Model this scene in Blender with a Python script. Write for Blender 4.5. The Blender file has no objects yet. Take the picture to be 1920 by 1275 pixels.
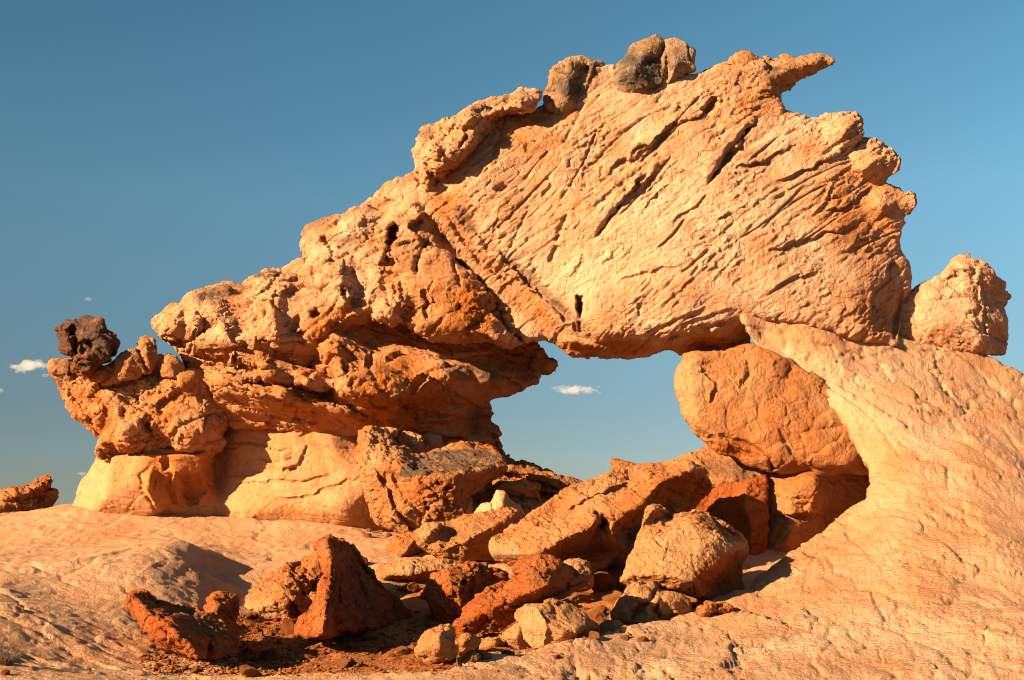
import bpy, math, random, time
import numpy as np
from mathutils import Vector, Matrix
from mathutils.geometry import delaunay_2d_cdt
import openvdb as vdb

T0 = time.time()
C = bpy.context.scene.collection
# ------------------------------------------------------------------ camera, light, exposure
F = 2133.0            # focal length in photograph pixels (1920 wide)
VH = 1010.0           # eye level row
cam = bpy.data.cameras.new('camera'); cam.sensor_width = 36; cam.lens = F / 1920 * 36
cam.shift_y = (VH - 637.5) / 1920; cam.clip_start = .1; cam.clip_end = 20000
co = bpy.data.objects.new('camera', cam); C.objects.link(co)
co.location = (0, 0, 0); co.rotation_euler = (math.pi / 2, 0, 0)
bpy.context.scene.camera = co

SUN = Vector((.78, .53, -.365)).normalized()      # the way the light travels
elev = math.asin(-SUN.z)
sl = bpy.data.lights.new('sun', 'SUN'); sl.energy = 5.0; sl.angle = math.radians(.5); sl.color = (1, .715, .42)
so = bpy.data.objects.new('sun', sl); C.objects.link(so)
so.rotation_euler = SUN.to_track_quat('-Z', 'Y').to_euler()
W = bpy.data.worlds.new('World'); bpy.context.scene.world = W; W.use_nodes = True
nt = W.node_tree; nt.nodes.clear()
out = nt.nodes.new('ShaderNodeOutputWorld'); bg = nt.nodes.new('ShaderNodeBackground')
sky = nt.nodes.new('ShaderNodeTexSky'); sky.sky_type = 'NISHITA'; sky.sun_disc = False
sky.sun_elevation = elev; sky.sun_rotation = math.atan2(-SUN.x, -SUN.y)
sky.altitude = 1700; sky.air_density = 1.0; sky.dust_density = .6; sky.ozone_density = 1.2
hs = nt.nodes.new('ShaderNodeHueSaturation'); hs.inputs['Hue'].default_value = .48; hs.inputs['Saturation'].default_value = 1.25
bg.inputs[1].default_value = .05
nt.links.new(sky.outputs[0], hs.inputs['Color'])
tcw = nt.nodes.new('ShaderNodeTexCoord'); sp_ = nt.nodes.new('ShaderNodeSeparateXYZ'); nt.links.new(tcw.outputs['Generated'], sp_.inputs[0])
crw = nt.nodes.new('ShaderNodeValToRGB'); nt.links.new(sp_.outputs['Z'], crw.inputs[0])      # desert air: a dull grey-teal horizon, clear blue above
E_ = crw.color_ramp.elements; E_[0].position = .04; E_[0].color = (.50, .46, .46, 1); E_[1].position = .46; E_[1].color = (1.05, .98, .90, 1)
for p_, c_ in ((.11, (.66, .56, .52, 1)), (.28, (1.18, 1.0, .88, 1))): e_ = E_.new(p_); e_.color = c_
mw = nt.nodes.new('ShaderNodeMix'); mw.data_type = 'RGBA'; mw.blend_type = 'MULTIPLY'; mw.inputs[0].default_value = 1
nt.links.new(hs.outputs[0], mw.inputs[6]); nt.links.new(crw.outputs[0], mw.inputs[7])
mx_ = nt.nodes.new('ShaderNodeMapRange'); [setattr(mx_.inputs[k], 'default_value', v) for k, v in ((1, -.45), (2, .45), (3, .60), (4, .86))]; nt.links.new(sp_.outputs['X'], mx_.inputs[0])
vm = nt.nodes.new('ShaderNodeVectorMath'); vm.operation = 'SCALE'; nt.links.new(mw.outputs[2], vm.inputs[0]); nt.links.new(mx_.outputs[0], vm.inputs['Scale']); nt.links.new(vm.outputs[0], bg.inputs[0]); nt.links.new(bg.outputs[0], out.inputs[0])
vs = bpy.context.scene.view_settings
vs.view_transform = 'Standard'; vs.look = 'None'; vs.gamma = 1; vs.exposure = 1.88; vs.use_curve_mapping = False
bpy.context.scene.cycles.filter_width = 1.05

# ------------------------------------------------------------------ noise
_rs = np.random.RandomState(7)
_perm = np.concatenate([_rs.permutation(256)] * 3).astype(np.int32)
_g = _rs.normal(size=(256, 3)); _g = (_g / np.linalg.norm(_g, axis=1)[:, None]).astype(np.float32)
def perlin(P):
    P = np.asarray(P, np.float32); i = np.floor(P).astype(np.int32); f = P - i; i &= 255
    w = f * f * f * (f * (f * 6 - 15) + 10); r = np.zeros(len(P), np.float32)
    for a in (0, 1):
        wa = w[:, 0] if a else 1 - w[:, 0]; pa = _perm[i[:, 0] + a]
        for b in (0, 1):
            wb = wa * (w[:, 1] if b else 1 - w[:, 1]); pb = _perm[pa + i[:, 1] + b]
            for c in (0, 1):
                g = _g[_perm[pb + i[:, 2] + c] & 255]
                d = g[:, 0] * (f[:, 0] - a) + g[:, 1] * (f[:, 1] - b) + g[:, 2] * (f[:, 2] - c)
                r += wb * (w[:, 2] if c else 1 - w[:, 2]) * d
    return r * 1.6
def fbm(P, s, o=3, g=.5, off=0.):
    r = 0; a = 1
    for k in range(o):
        r = r + a * perlin(P / s + off + 17.3 * k); s = s * .5; a *= g
    return r
def ridged(P, s, o=2, off=0.):
    r = 0; a = 1
    for k in range(o):
        r = r + a * (1 - 2 * np.abs(perlin(P / s + off + 31.7 * k))); s *= .5; a *= .5
    return r / 1.5
def worley(P):
    """nearest and second nearest feature point, an id and the offset to the nearest"""
    P = P.astype(np.float32); c = np.floor(P).astype(np.int32); f = P - c; n = len(P)
    F1 = np.full(n, 9., np.float32); F2 = F1.copy(); I = np.zeros(n, np.int32); D = np.zeros((n, 3), np.float32)
    for a in (-1, 0, 1):
        pa = _perm[(c[:, 0] + a) & 255]
        for b in (-1, 0, 1):
            pb = _perm[pa + ((c[:, 1] + b) & 255)]
            for e in (-1, 0, 1):
                h = _perm[pb + ((c[:, 2] + e) & 255)]
                d = np.stack([a + _perm[h] / 255. - f[:, 0], b + _perm[h + 1] / 255. - f[:, 1], e + _perm[h + 2] / 255. - f[:, 2]], 1).astype(np.float32)
                q = (d * d).sum(1); m = q < F1; F2 = np.where(m, F1, np.minimum(F2, q)); F1 = np.where(m, q, F1); I = np.where(m, h, I); D[m] = d[m]
    return np.sqrt(F1), np.sqrt(F2), I, D
def sstep(x, a, b):
    t = np.clip((x - a) / (b - a), 0, 1); return t * t * (3 - 2 * t)

# ------------------------------------------------------------------ 2-D helpers (u, v are photograph pixels)
def seg_dist(U, V, poly, closed=False):
    """distance, signed side and position along a polyline"""
    best = np.full(U.shape, 1e9, np.float32); side = np.zeros(U.shape, np.float32); along = np.zeros(U.shape, np.float32)
    n = len(poly); L = 0
    tot = sum(math.dist(poly[k][:2], poly[(k + 1) % n][:2]) for k in range(n if closed else n - 1))
    for k in range(n if closed else n - 1):
        ax, ay = poly[k][:2]; bx, by = poly[(k + 1) % n][:2]
        dx, dy = bx - ax, by - ay; l2 = dx * dx + dy * dy + 1e-9
        t = np.clip(((U - ax) * dx + (V - ay) * dy) / l2, 0, 1)
        px = U - ax - t * dx; py = V - ay - t * dy; d = np.sqrt(px * px + py * py)
        m = d < best; best = np.where(m, d, best)
        side = np.where(m, (dx * (V - ay) - dy * (U - ax)) / math.sqrt(l2), side)
        along = np.where(m, (L + t * math.sqrt(l2)) / tot, along); L += math.sqrt(l2)
    return best, side, along
def poly_sdf(U, V, poly):
    d, _, _ = seg_dist(U, V, poly, True); ins = np.zeros(U.shape, bool); n = len(poly)
    for k in range(n):
        ax, ay = poly[k][:2]; bx, by = poly[(k + 1) % n][:2]
        if ay == by: continue
        ins ^= ((V < ay) != (V < by)) & (U < (bx - ax) * (V - ay) / (by - ay) + ax)
    return np.where(ins, -d, d)
def blur(A, n):
    for _ in range(3):
        for ax in (0, 1):
            k = np.ones(2 * n + 1) / (2 * n + 1); p = np.pad(A, [(n, n) if a == ax else (0, 0) for a in (0, 1)], 'edge')
            cs = np.cumsum(p, axis=ax); cs = np.insert(cs, 0, 0, axis=ax)
            A = (np.take(cs, range(2 * n + 1, cs.shape[ax]), ax) - np.take(cs, range(0, cs.shape[ax] - 2 * n - 1), ax)) / (2 * n + 1)
    return A
def depth_map(us, vs_, pts, lines):
    """facets: linear interpolation of (u, v, d) points, on the grid us x vs_"""
    P = [Vector(p[:2]) for p in pts]; D = [p[2] for p in pts]; E = []
    for l in lines:
        b = len(P); P += [Vector(p[:2]) for p in l]; D += [p[2] for p in l]; E += [(b + k, b + k + 1) for k in range(len(l) - 1)]
    r = delaunay_2d_cdt(P, E, [], 0, 1e-3); V = r[0]; fs = r[2]; orig = r[3]
    dv = []
    for k, v in enumerate(V):
        if orig[k]: dv.append(D[orig[k][0]])
        else:
            q = sorted((((v - p).length, d) for p, d in zip(P, D)))[:2]; a, b = q; s = a[0] + b[0] + 1e-6
            dv.append((a[1] * b[0] + b[1] * a[0]) / s)
    A = np.full((len(us), len(vs_)), np.nan)
    for f in fs:
        (x0, y0), (x1, y1), (x2, y2) = V[f[0]], V[f[1]], V[f[2]]; d0, d1, d2 = (dv[i] for i in f)
        det = (x1 - x0) * (y2 - y0) - (x2 - x0) * (y1 - y0)
        if abs(det) < 1e-6: continue
        i0, i1 = np.searchsorted(us, [min(x0, x1, x2), max(x0, x1, x2) + 1e-6]); j0, j1 = np.searchsorted(vs_, [min(y0, y1, y2), max(y0, y1, y2) + 1e-6])
        if i1 <= i0 or j1 <= j0: continue
        X, Y = np.meshgrid(us[i0:i1], vs_[j0:j1], indexing='ij')
        a = ((X - x0) * (y2 - y0) - (x2 - x0) * (Y - y0)) / det; b = ((x1 - x0) * (Y - y0) - (X - x0) * (y1 - y0)) / det
        m = (a >= -1e-4) & (b >= -1e-4) & (a + b <= 1.0001); S = A[i0:i1, j0:j1]; S[m] = (d0 + a * (d1 - d0) + b * (d2 - d0))[m]
    for _ in range(400):
        nan = np.isnan(A)
        if not nan.any(): break
        B = np.zeros_like(A); n = np.zeros_like(A); Z = np.where(nan, 0, A); O = (~nan).astype(float)
        for ax in (0, 1):
            for sh in (-1, 1):
                z = np.roll(Z, sh, ax); o = np.roll(O, sh, ax)
                ix = [slice(None)] * 2; ix[ax] = 0 if sh == 1 else -1; z[tuple(ix)] = 0; o[tuple(ix)] = 0
                B += z; n += o
        m = nan & (n > 0); A[m] = B[m] / n[m]
    return np.nan_to_num(A)

# ------------------------------------------------------------------ meshes
def normals(V, Q):
    a, b, c, d = (V[Q[:, k]] for k in range(4)); fn = np.cross(c - a, d - b).astype(np.float32); N = np.zeros_like(V)
    for k in range(4):
        for ax in range(3): N[:, ax] += np.bincount(Q[:, k], fn[:, ax], len(V))
    return N / (np.linalg.norm(N, axis=1)[:, None] + 1e-12)
def mesh_from(name, V, Q, mat, attrs=None, T=None):
    me = bpy.data.meshes.new(name); nq = len(Q); nt_ = 0 if T is None else len(T)
    me.vertices.add(len(V)); me.vertices.foreach_set('co', V.astype(np.float32).ravel())
    idx = Q.ravel() if T is None else np.concatenate([Q.ravel(), T.ravel()])
    me.loops.add(len(idx)); me.loops.foreach_set('vertex_index', idx.astype(np.int32))
    st = np.concatenate([np.arange(nq) * 4, nq * 4 + np.arange(nt_) * 3]).astype(np.int32)
    me.polygons.add(nq + nt_); me.polygons.foreach_set('loop_start', st)
    me.update(calc_edges=True); me.validate()
    me.polygons.foreach_set('use_smooth', np.ones(len(me.polygons), bool))
    for k, a in (attrs or {}).items():
        if len(a) == len(me.vertices): at = me.attributes.new(k, 'FLOAT', 'POINT'); at.data.foreach_set('value', a.astype(np.float32))
    me.materials.append(mat); return me
def uv_of(V):
    y = np.maximum(V[:, 1], .3); return 960 + V[:, 0] / y * F, VH - V[:, 2] / y * F

def apply_features(V, N, feats, only_front=True):
    """authored relief: moves surface points towards (+) or away from (-) the viewer side of the rock"""
    if not feats: return V
    U, W_ = uv_of(V); H = np.zeros(len(V), np.float32)
    fr = np.clip(-N[:, 1] * 1.6 + .25, 0, 1) if only_front else np.ones(len(V))
    for ft in feats:
        kind, pl, w, amp = ft[:4]; mg = 4 * w + 4
        xs = [p[0] for p in pl]; ys = [p[1] for p in pl]
        m = (U > min(xs) - mg) & (U < max(xs) + mg) & (W_ > min(ys) - mg) & (W_ < max(ys) + mg)
        if not m.any(): continue
        u, v = U[m], W_[m]
        jit = perlin(np.stack([u / 22, v / 22, np.full(len(u), amp * 50)], 1)) * w * .45 + perlin(np.stack([u / 7, v / 7, np.full(len(u), 3.)], 1)) * min(w, 6) * .25
        if kind == 'crack':
            d, s, t = seg_dist(u, v, pl); tp = np.clip(np.minimum(t, 1 - t) * 8, .15, 1)
            H[m] -= amp * tp * np.exp(-((s * 0 + d + jit * .4) / (w * (.4 + .6 * tp))) ** 2)
        elif kind == 'ledge':      # right-hand side of travel direction (in picture) stands proud, falling away over w
            d, s, t = seg_dist(u, v, pl); tp = np.clip(np.minimum(t, 1 - t) * 5, 0, 1); s = s * 0 + np.sign(s) * d + jit
            H[m] += amp * tp * np.where(s > 0, np.exp(-s / w) * sstep(s, 0, 3), 0)
            H[m] -= amp * .45 * tp * np.exp(-((s + 3) / 3.5) ** 2)
        elif kind == 'hole':
            d = poly_sdf(u, v, pl) + jit; H[m] -= amp * sstep(-d, -w * .3, w)
        elif kind == 'plate':
            d = poly_sdf(u, v, pl) + jit; H[m] += amp * sstep(-d, -w * .25, w * .5)
    y = V[:, 1] - H * fr; V = V * (y / V[:, 1])[:, None]
    return V.astype(np.float32)

def facets(V, bd, L, T, off, warp=.25):
    """broken plates: each cell of a squashed cellular pattern has a height and a tilt of its own; returns height and seam"""
    w = np.stack([perlin(V / (L * .9) + off), perlin(V / (L * .9) + off + 9), perlin(V / (L * .9) + off + 19)], 1) * warp
    t = (V @ bd)[:, None]; X = (V - t * bd) / L + t * bd / T + w + off
    f1, f2, I, D = worley(X.astype(np.float32)); g = _g[I & 255]; r = (_perm[(I + 37) & 255] / 255. - .5)
    return r * .9 + (g * D).sum(1) * 1.1, f2 - f1
def rock_detail(V, Q, c, seed):
    """displacement of a dense rock surface by layered noise; c: dict of amplitudes in metres"""
    off = np.float32(seed * 3.71)
    N = normals(V, Q); A = c.get('big', .05)
    if A: V = V + N * (A * fbm(V, c.get('bigs', .55), 2, off=off))[:, None]
    N = normals(V, Q)
    bd = np.array(c.get('bed', (0, 0, 1.)), np.float32); bd /= np.linalg.norm(bd)
    rgn = sstep(fbm(V, .8, 2, off=off + 9), -.4, .3)
    calm = (1 - paint(V, c.get('calm', ()), 0., seed + 8, .0))[:, None] if c.get('calm') else np.float32(1)   # faces that weathered smoother
    L = c.get('crks', .34); T = c.get('beds', .14) * 1.3
    a1, e1 = facets(V, bd, L * 1.3 * c.get('len', 1), T * 1.6, off); m = sstep(perlin(V / .6 + off + 60), -.25, .2)
    h = c['step'] * 1.6 * a1 * (.35 + .65 * rgn) - c['crk'] * np.exp(-(e1 / .05) ** 2) * m
    V = V + N * h[:, None] * calm
    a2, e2 = facets(V, bd, L * .5 * c.get('len', 1), T * .6, off + 3.3); m = sstep(-perlin(V / .5 + off + 70), -.15, .3)
    h = c['step'] * .8 * a2 * (.3 + .7 * (1 - rgn)) - c['crk'] * .6 * np.exp(-(e2 / .07) ** 2) * m
    h += c['mid'] * (ridged(V, .15, 2, off=off + 3) - .2) * (.3 + .7 * rgn)
    V = V + N * h[:, None] * calm; N = normals(V, Q)
    a3, e3 = facets(V, bd, L * .2, T * .28, off + 7.1, .4)
    rg = sstep(perlin(V / .45 + off + 20), -.3, .3)
    h = c['fine'] * (1.7 * a3 + .55 * fbm(V, .06, 3, .6, off=off)) * (.45 + .75 * rg) - c['fine'] * c.get('pit', .7) * sstep(perlin(V / .04 + off + 11), .25, .5) * rg
    V = V + N * h[:, None]
    return V.astype(np.float32)

def paint(V, spots, base, seed, amp=.25):
    U, W_ = uv_of(V); n = fbm(V, .5, 3, off=seed * 1.3); t = np.full(len(V), base, np.float32) + amp * n
    for (u, v, ru, rv, rot, a) in spots:
        r = math.radians(rot); x = (U - u) * math.cos(r) + (W_ - v) * math.sin(r); y = -(U - u) * math.sin(r) + (W_ - v) * math.cos(r)
        q = np.sqrt((x / ru) ** 2 + (y / rv) ** 2) + .35 * n
        t += a * (1 - sstep(q, .65, 1.15))
    return np.clip(t, 0, 1)

def rnd_int(a, b, r):
    """rounded intersection of two distance fields"""
    if r <= 0: return np.maximum(a, b)
    x = a + r; y = b + r
    return np.minimum(np.maximum(x, y), 0) + np.sqrt(np.maximum(x, 0) ** 2 + np.maximum(y, 0) ** 2) - r

def sculpt(name, Y, pieces, mat, vox=.012, cfg=None, feats=None, tint=(), var=(), base=.4, seed=1, post=None, parent=None, shear=False, tamp=.25):
    """rock volume: union of pieces, each a traced outline with a faceted front at its own depth, a back and rounded edges"""
    s = Y / F; us0 = min(p[0] for pc in pieces for p in pc['o']) ; us1 = max(p[0] for pc in pieces for p in pc['o'])
    vs0 = min(p[1] for pc in pieces for p in pc['o']); vs1 = max(p[1] for pc in pieces for p in pc['o'])
    st = vox / s; m = 4 * st + 10
    us = np.arange(us0 - m, us1 + m, st); vv = np.arange(vs0 - m, vs1 + m, st)
    maps = []
    for pc in pieces:
        o = pc['o']; rim = pc.get('rim', 0.)
        xs = [p[0] for p in o]; ys = [p[1] for p in o]; mg = 3 * st + 6
        i0, i1 = np.searchsorted(us, [min(xs) - mg, max(xs) + mg]); j0, j1 = np.searchsorted(vv, [min(ys) - mg, max(ys) + mg])
        uu, v2 = us[i0:i1], vv[j0:j1]
        inn = list(pc.get('p', ())) + [q for l_ in pc.get('l', ()) for q in l_]
        def rim_at(p):
            if len(p) > 2: return p[2]
            if not pc.get('auto') or not inn: return rim
            ws_ = [1 / (((p[0] - q[0]) ** 2 + (p[1] - q[1]) ** 2) ** 1.5 + 30) for q in inn]; return sum(a * q[2] for a, q in zip(ws_, inn)) / sum(ws_) - pc['auto']
        pts = [(p[0], p[1], rim_at(p)) for p in o] + list(pc.get('p', ()))
        D = depth_map(uu, v2, pts, pc.get('l', ()))
        D = blur(D, max(1, int(round(pc.get('sm', .02) / vox))))
        UU, VV = np.meshgrid(uu, v2, indexing='ij'); S = poly_sdf(UU, VV, o) * s
        S = S + .012 * pc.get('jag', 1) * perlin(np.stack([UU.ravel() / 26, VV.ravel() / 26, np.full(UU.size, seed + .5)], 1)).reshape(UU.shape)
        DT = D.copy()
        for _ in range(int(.16 / vox)):
            m_ = DT.copy()
            m_[1:] = np.minimum(m_[1:], DT[:-1]); m_[:-1] = np.minimum(m_[:-1], DT[1:]); m_[:, 1:] = np.minimum(m_[:, 1:], DT[:, :-1]); m_[:, :-1] = np.minimum(m_[:, :-1], DT[:, 1:]); DT = m_
        gx, gy = np.gradient(D, vox); sl_ = np.maximum(1 / np.sqrt(1 + gx * gx + gy * gy), .45)
        maps.append((i0, i1, j0, j1, D, S, sl_, DT))
    dmax = max(m_[4].max() for m_ in maps); back = max(pc.get('t', .5) - (0 if shear else m_[4].min()) for pc, m_ in zip(pieces, maps))
    BASE = None
    if shear: BASE = maps[0][4].copy(); w0, w1 = -.1, back
    else: w0, w1 = -dmax - .04, back
    ws = np.arange(w0 - 3 * vox, w1 + 4 * vox, vox)
    FLD = np.full((len(us), len(vv), len(ws)), .2, np.float32)
    for pc, (i0, i1, j0, j1, D, S, sl_, DT) in zip(pieces, maps):
        r = pc.get('r', .06); tp = pc.get('tp', .35); t = pc.get('t', .5)
        D3 = (D * 0 if shear else D)[:, :, None].astype(np.float32); w = ws[None, None, :].astype(np.float32)
        b = (-D3 - w) * sl_[:, :, None].astype(np.float32)               # in front of the face: positive
        a = S[:, :, None].astype(np.float32) - pc.get('grow', .012) + tp * np.maximum(0, w + (D3 if shear else DT[:, :, None].astype(np.float32)) - 2.5 * r - .05)
        f = rnd_int(a, b, r); cbk = w + D3 - t
        if shear: f = np.maximum(f, cbk)
        else: f = rnd_int(f, w - (t - float(np.median(D[S < 0]))), min(.2, t * .4))
        sub = FLD[i0:i1, j0:j1]; k = pc.get('k', .03)
        if pc.get('cut'):
            f = -f; sub[:] = np.maximum(sub, f)
        else:
            h = np.clip(.5 + .5 * (sub - f) / k, 0, 1); sub[:] = sub + (f - sub) * h - k * h * (1 - h)
    FLD = np.minimum(FLD, .2)
    g = vdb.FloatGrid(.2); g.copyFromArray(FLD, tolerance=0)
    V, T, Q = g.convertToPolygons(isovalue=0., adaptivity=0); del FLD
    V = V.astype(np.float64); Q = Q[:, ::-1].astype(np.int64)
    u = us[0] + V[:, 0] * st; v = vv[0] + V[:, 1] * st; w = ws[0] + V[:, 2] * vox
    if shear:
        i0, i1, j0, j1 = maps[0][:4]; x = np.clip(V[:, 0] - i0, 0, i1 - i0 - 1.01); y = np.clip(V[:, 1] - j0, 0, j1 - j0 - 1.01)
        xi = x.astype(int); yi = y.astype(int); fx = x - xi; fy = y - yi
        bs = BASE[xi, yi] * (1 - fx) * (1 - fy) + BASE[xi + 1, yi] * fx * (1 - fy) + BASE[xi, yi + 1] * (1 - fx) * fy + BASE[xi + 1, yi + 1] * fx * fy
        yy = Y + w - bs
    else: yy = Y + w
    P = np.stack([(u - 960) / F * yy, yy, (VH - v) / F * yy], 1).astype(np.float32)
    # orientation check
    N = normals(P, Q)
    fr = np.argmin(P[:, 1])
    if N[fr, 1] > 0: Q = Q[:, ::-1]; N = -N
    c = dict(big=.03, step=.02, crk=.02, mid=.012, fine=.006); c.update(cfg or {})
    P = apply_features(P, normals(P, Q), feats)
    P = rock_detail(P, Q, c, seed)
    if post: P = post(P, Q)
    at = {'tint': paint(P, tint, base, seed, tamp), 'varnish_shade': paint(P, var, .0, seed + 3, .12)}  # second mask: rock varnish, plus shade painted onto some unlit faces
    me = mesh_from(name, P, Q, mat, at)
    o = bpy.data.objects.new(name, me); C.objects.link(o)
    if parent: o.parent = parent
    print('%-22s %7d verts %.1fs' % (name, len(P), time.time() - T0)); return o

def tag(o, label=None, cat=None, group=None, kind=None):
    if label: o['label'] = label
    if cat: o['category'] = cat
    if group: o['group'] = group
    if kind: o['kind'] = kind
    return o

# ------------------------------------------------------------------ materials
def rock_mat(name, pale, orange, dark, bump=1., fine=1., grain=1., layers=0., joints=1.):
    m = bpy.data.materials.new(name); m.use_nodes = True; t = m.node_tree; N = t.nodes; L = t.links
    b = N['Principled BSDF']; b.inputs['Roughness'].default_value = .92; b.inputs['Specular IOR Level'].default_value = .12
    tc = N.new('ShaderNodeTexCoord'); P = tc.outputs['Object']
    def noise(scale, det=6, rough=.6, dist=0., vec=P):
        n = N.new('ShaderNodeTexNoise'); n.inputs['Scale'].default_value = scale; n.inputs['Detail'].default_value = det
        n.inputs['Roughness'].default_value = rough; n.inputs['Distortion'].default_value = dist; L.new(vec, n.inputs['Vector']); return n.outputs['Fac']
    def vor(scale, feat='F1', vec=P, rnd=1.):
        n = N.new('ShaderNodeTexVoronoi'); n.feature = feat; n.inputs['Scale'].default_value = scale; n.inputs['Randomness'].default_value = rnd
        L.new(vec, n.inputs['Vector']); return n.outputs['Distance']
    def ramp(x, a, c, lo=0., hi=1.):
        n = N.new('ShaderNodeMapRange'); n.interpolation_type = 'SMOOTHSTEP'
        for k, v in zip((1, 2, 3, 4), (a, c, lo, hi)): n.inputs[k].default_value = v
        L.new(x, n.inputs[0]); return n.outputs[0]
    def math_(op, x, y=None, clamp=False):
        n = N.new('ShaderNodeMath'); n.operation = op; n.use_clamp = clamp
        for k, q in enumerate((x, y)):
            if q is None: continue
            if isinstance(q, (int, float)): n.inputs[k].default_value = q
            else: L.new(q, n.inputs[k])
        return n.outputs[0]
    def mix(f, x, y, mode='MIX'):
        n = N.new('ShaderNodeMix'); n.data_type = 'RGBA'; n.blend_type = mode
        for s, q in ((0, f), (6, x), (7, y)):
            if isinstance(q, (int, float)): n.inputs[s].default_value = q
            elif isinstance(q, tuple): n.inputs[s].default_value = (*q, 1)
            else: L.new(q, n.inputs[s])
        return n.outputs[2]
    at = N.new('ShaderNodeAttribute'); at.attribute_name = 'tint'; av = N.new('ShaderNodeAttribute'); av.attribute_name = 'varnish_shade'
    n1 = noise(2.2, 8, .65, .6); n2 = noise(9, 8, .7, .3); n3 = noise(45, 5, .65)
    tf = math_('ADD', at.outputs['Fac'], math_('MULTIPLY', math_('SUBTRACT', n1, .5), .9))
    tf = math_('ADD', tf, math_('MULTIPLY', math_('SUBTRACT', n2, .5), 1.1), True)
    col = mix(tf, pale, orange)
    # iron-red streaks and pale salt patches
    red = ramp(noise(1.3, 6, .7, 1.2), .56, .74); col = mix(math_('MULTIPLY', red, .45), col, tuple(c * k for c, k in zip(orange, (.85, .62, .5))))
    sp = ramp(noise(70, 4, .7), .58, .72); col = mix(math_('MULTIPLY', sp, min(1., .6 * grain)), col, tuple(c * .55 for c in orange))
    lt = ramp(noise(24, 5, .7), .60, .75); col = mix(math_('MULTIPLY', lt, .35 * grain), col, tuple(min(.85, c * 1.25) for c in pale))
    vf = math_('MULTIPLY', av.outputs['Fac'], ramp(noise(6, 8, .75), .30, .52), True)
    col = mix(vf, col, dark)
    # relief too fine for the mesh
    wob = N.new('ShaderNodeVectorMath'); wob.operation = 'ADD'; L.new(P, wob.inputs[0])
    wn = N.new('ShaderNodeTexNoise'); wn.inputs['Scale'].default_value = 7; wn.inputs['Detail'].default_value = 4; L.new(P, wn.inputs['Vector'])
    ws = N.new('ShaderNodeVectorMath'); ws.operation = 'SCALE'; ws.inputs['Scale'].default_value = .16; L.new(wn.outputs['Color'], ws.inputs[0]); L.new(ws.outputs[0], wob.inputs[1])
    cells = ramp(vor(5.5, 'DISTANCE_TO_EDGE', wob.outputs[0]), 0, .035); mask = ramp(noise(1.7, 3, .6), .5, .62)
    h1 = math_('MULTIPLY', math_('MULTIPLY', math_('SUBTRACT', cells, 1), mask), .011 * (.25 + .75 * joints))
    h2 = math_('MULTIPLY', noise(13, 9, .72), .026)
    chips = math_('MULTIPLY', vor(26, 'F1', wob.outputs[0]), -.007)
    grit = math_('MULTIPLY', vor(75), -.0042 * fine)
    pits = math_('MULTIPLY', ramp(vor(34), .10, .34), .006); pm = ramp(noise(3.1, 4, .6), .45, .62); pits = math_('MULTIPLY', pits, pm)
    h3 = math_('MULTIPLY', noise(85, 4, .75), .005 * fine)
    mp = N.new('ShaderNodeMapping'); mp.inputs['Rotation'].default_value = (.1, .62, .2); mp.inputs['Scale'].default_value = (.5, .6, 5); L.new(wob.outputs[0], mp.inputs['Vector'])
    lay = math_('MULTIPLY', noise(5, 6, .65, 0, mp.outputs[0]), .018 * layers)
    h = math_('ADD', math_('ADD', math_('ADD', h1, h2), math_('ADD', chips, grit)), math_('ADD', pits, math_('ADD', h3, lay)))
    # iron stain gathers along the joints
    jt = math_('MULTIPLY', math_('MULTIPLY', math_('SUBTRACT', 1, ramp(vor(5.5, 'DISTANCE_TO_EDGE', wob.outputs[0]), 0, .09)), mask), .5 * joints)
    col = mix(jt, col, tuple(c * .8 for c in orange)); L.new(col, b.inputs['Base Color'])
    bp = N.new('ShaderNodeBump'); bp.inputs['Strength'].default_value = 1.; bp.inputs['Distance'].default_value = bump
    L.new(h, bp.inputs['Height']); L.new(bp.outputs[0], b.inputs['Normal'])
    return m
M_ARCH = rock_mat('cream_sandstone', (.49, .30, .185), (.345, .105, .016), (.09, .058, .038), bump=1.25, layers=.7, joints=.5)
M_WALL = rock_mat('smooth_orange_sandstone', (.43, .24, .128), (.355, .115, .026), (.09, .06, .04), bump=.5, fine=.7, layers=.9, joints=0)
M_SLICK = rock_mat('pale_slickrock', (.43, .265, .155), (.35, .142, .052), (.11, .07, .047), bump=.9, fine=1.5, grain=1.4, joints=.15)
M_BOULD = rock_mat('rusty_boulder_rock', (.34, .18, .08), (.27, .072, .012), (.085, .052, .034), bump=1.2, joints=.35)
M_RED = rock_mat('red_iron_rock', (.29, .105, .032), (.235, .052, .010), (.075, .043, .03), bump=1.2)
M_DARK = rock_mat('varnished_rock', (.29, .19, .12), (.19, .085, .03), (.08, .06, .046), bump=1.2)
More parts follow.
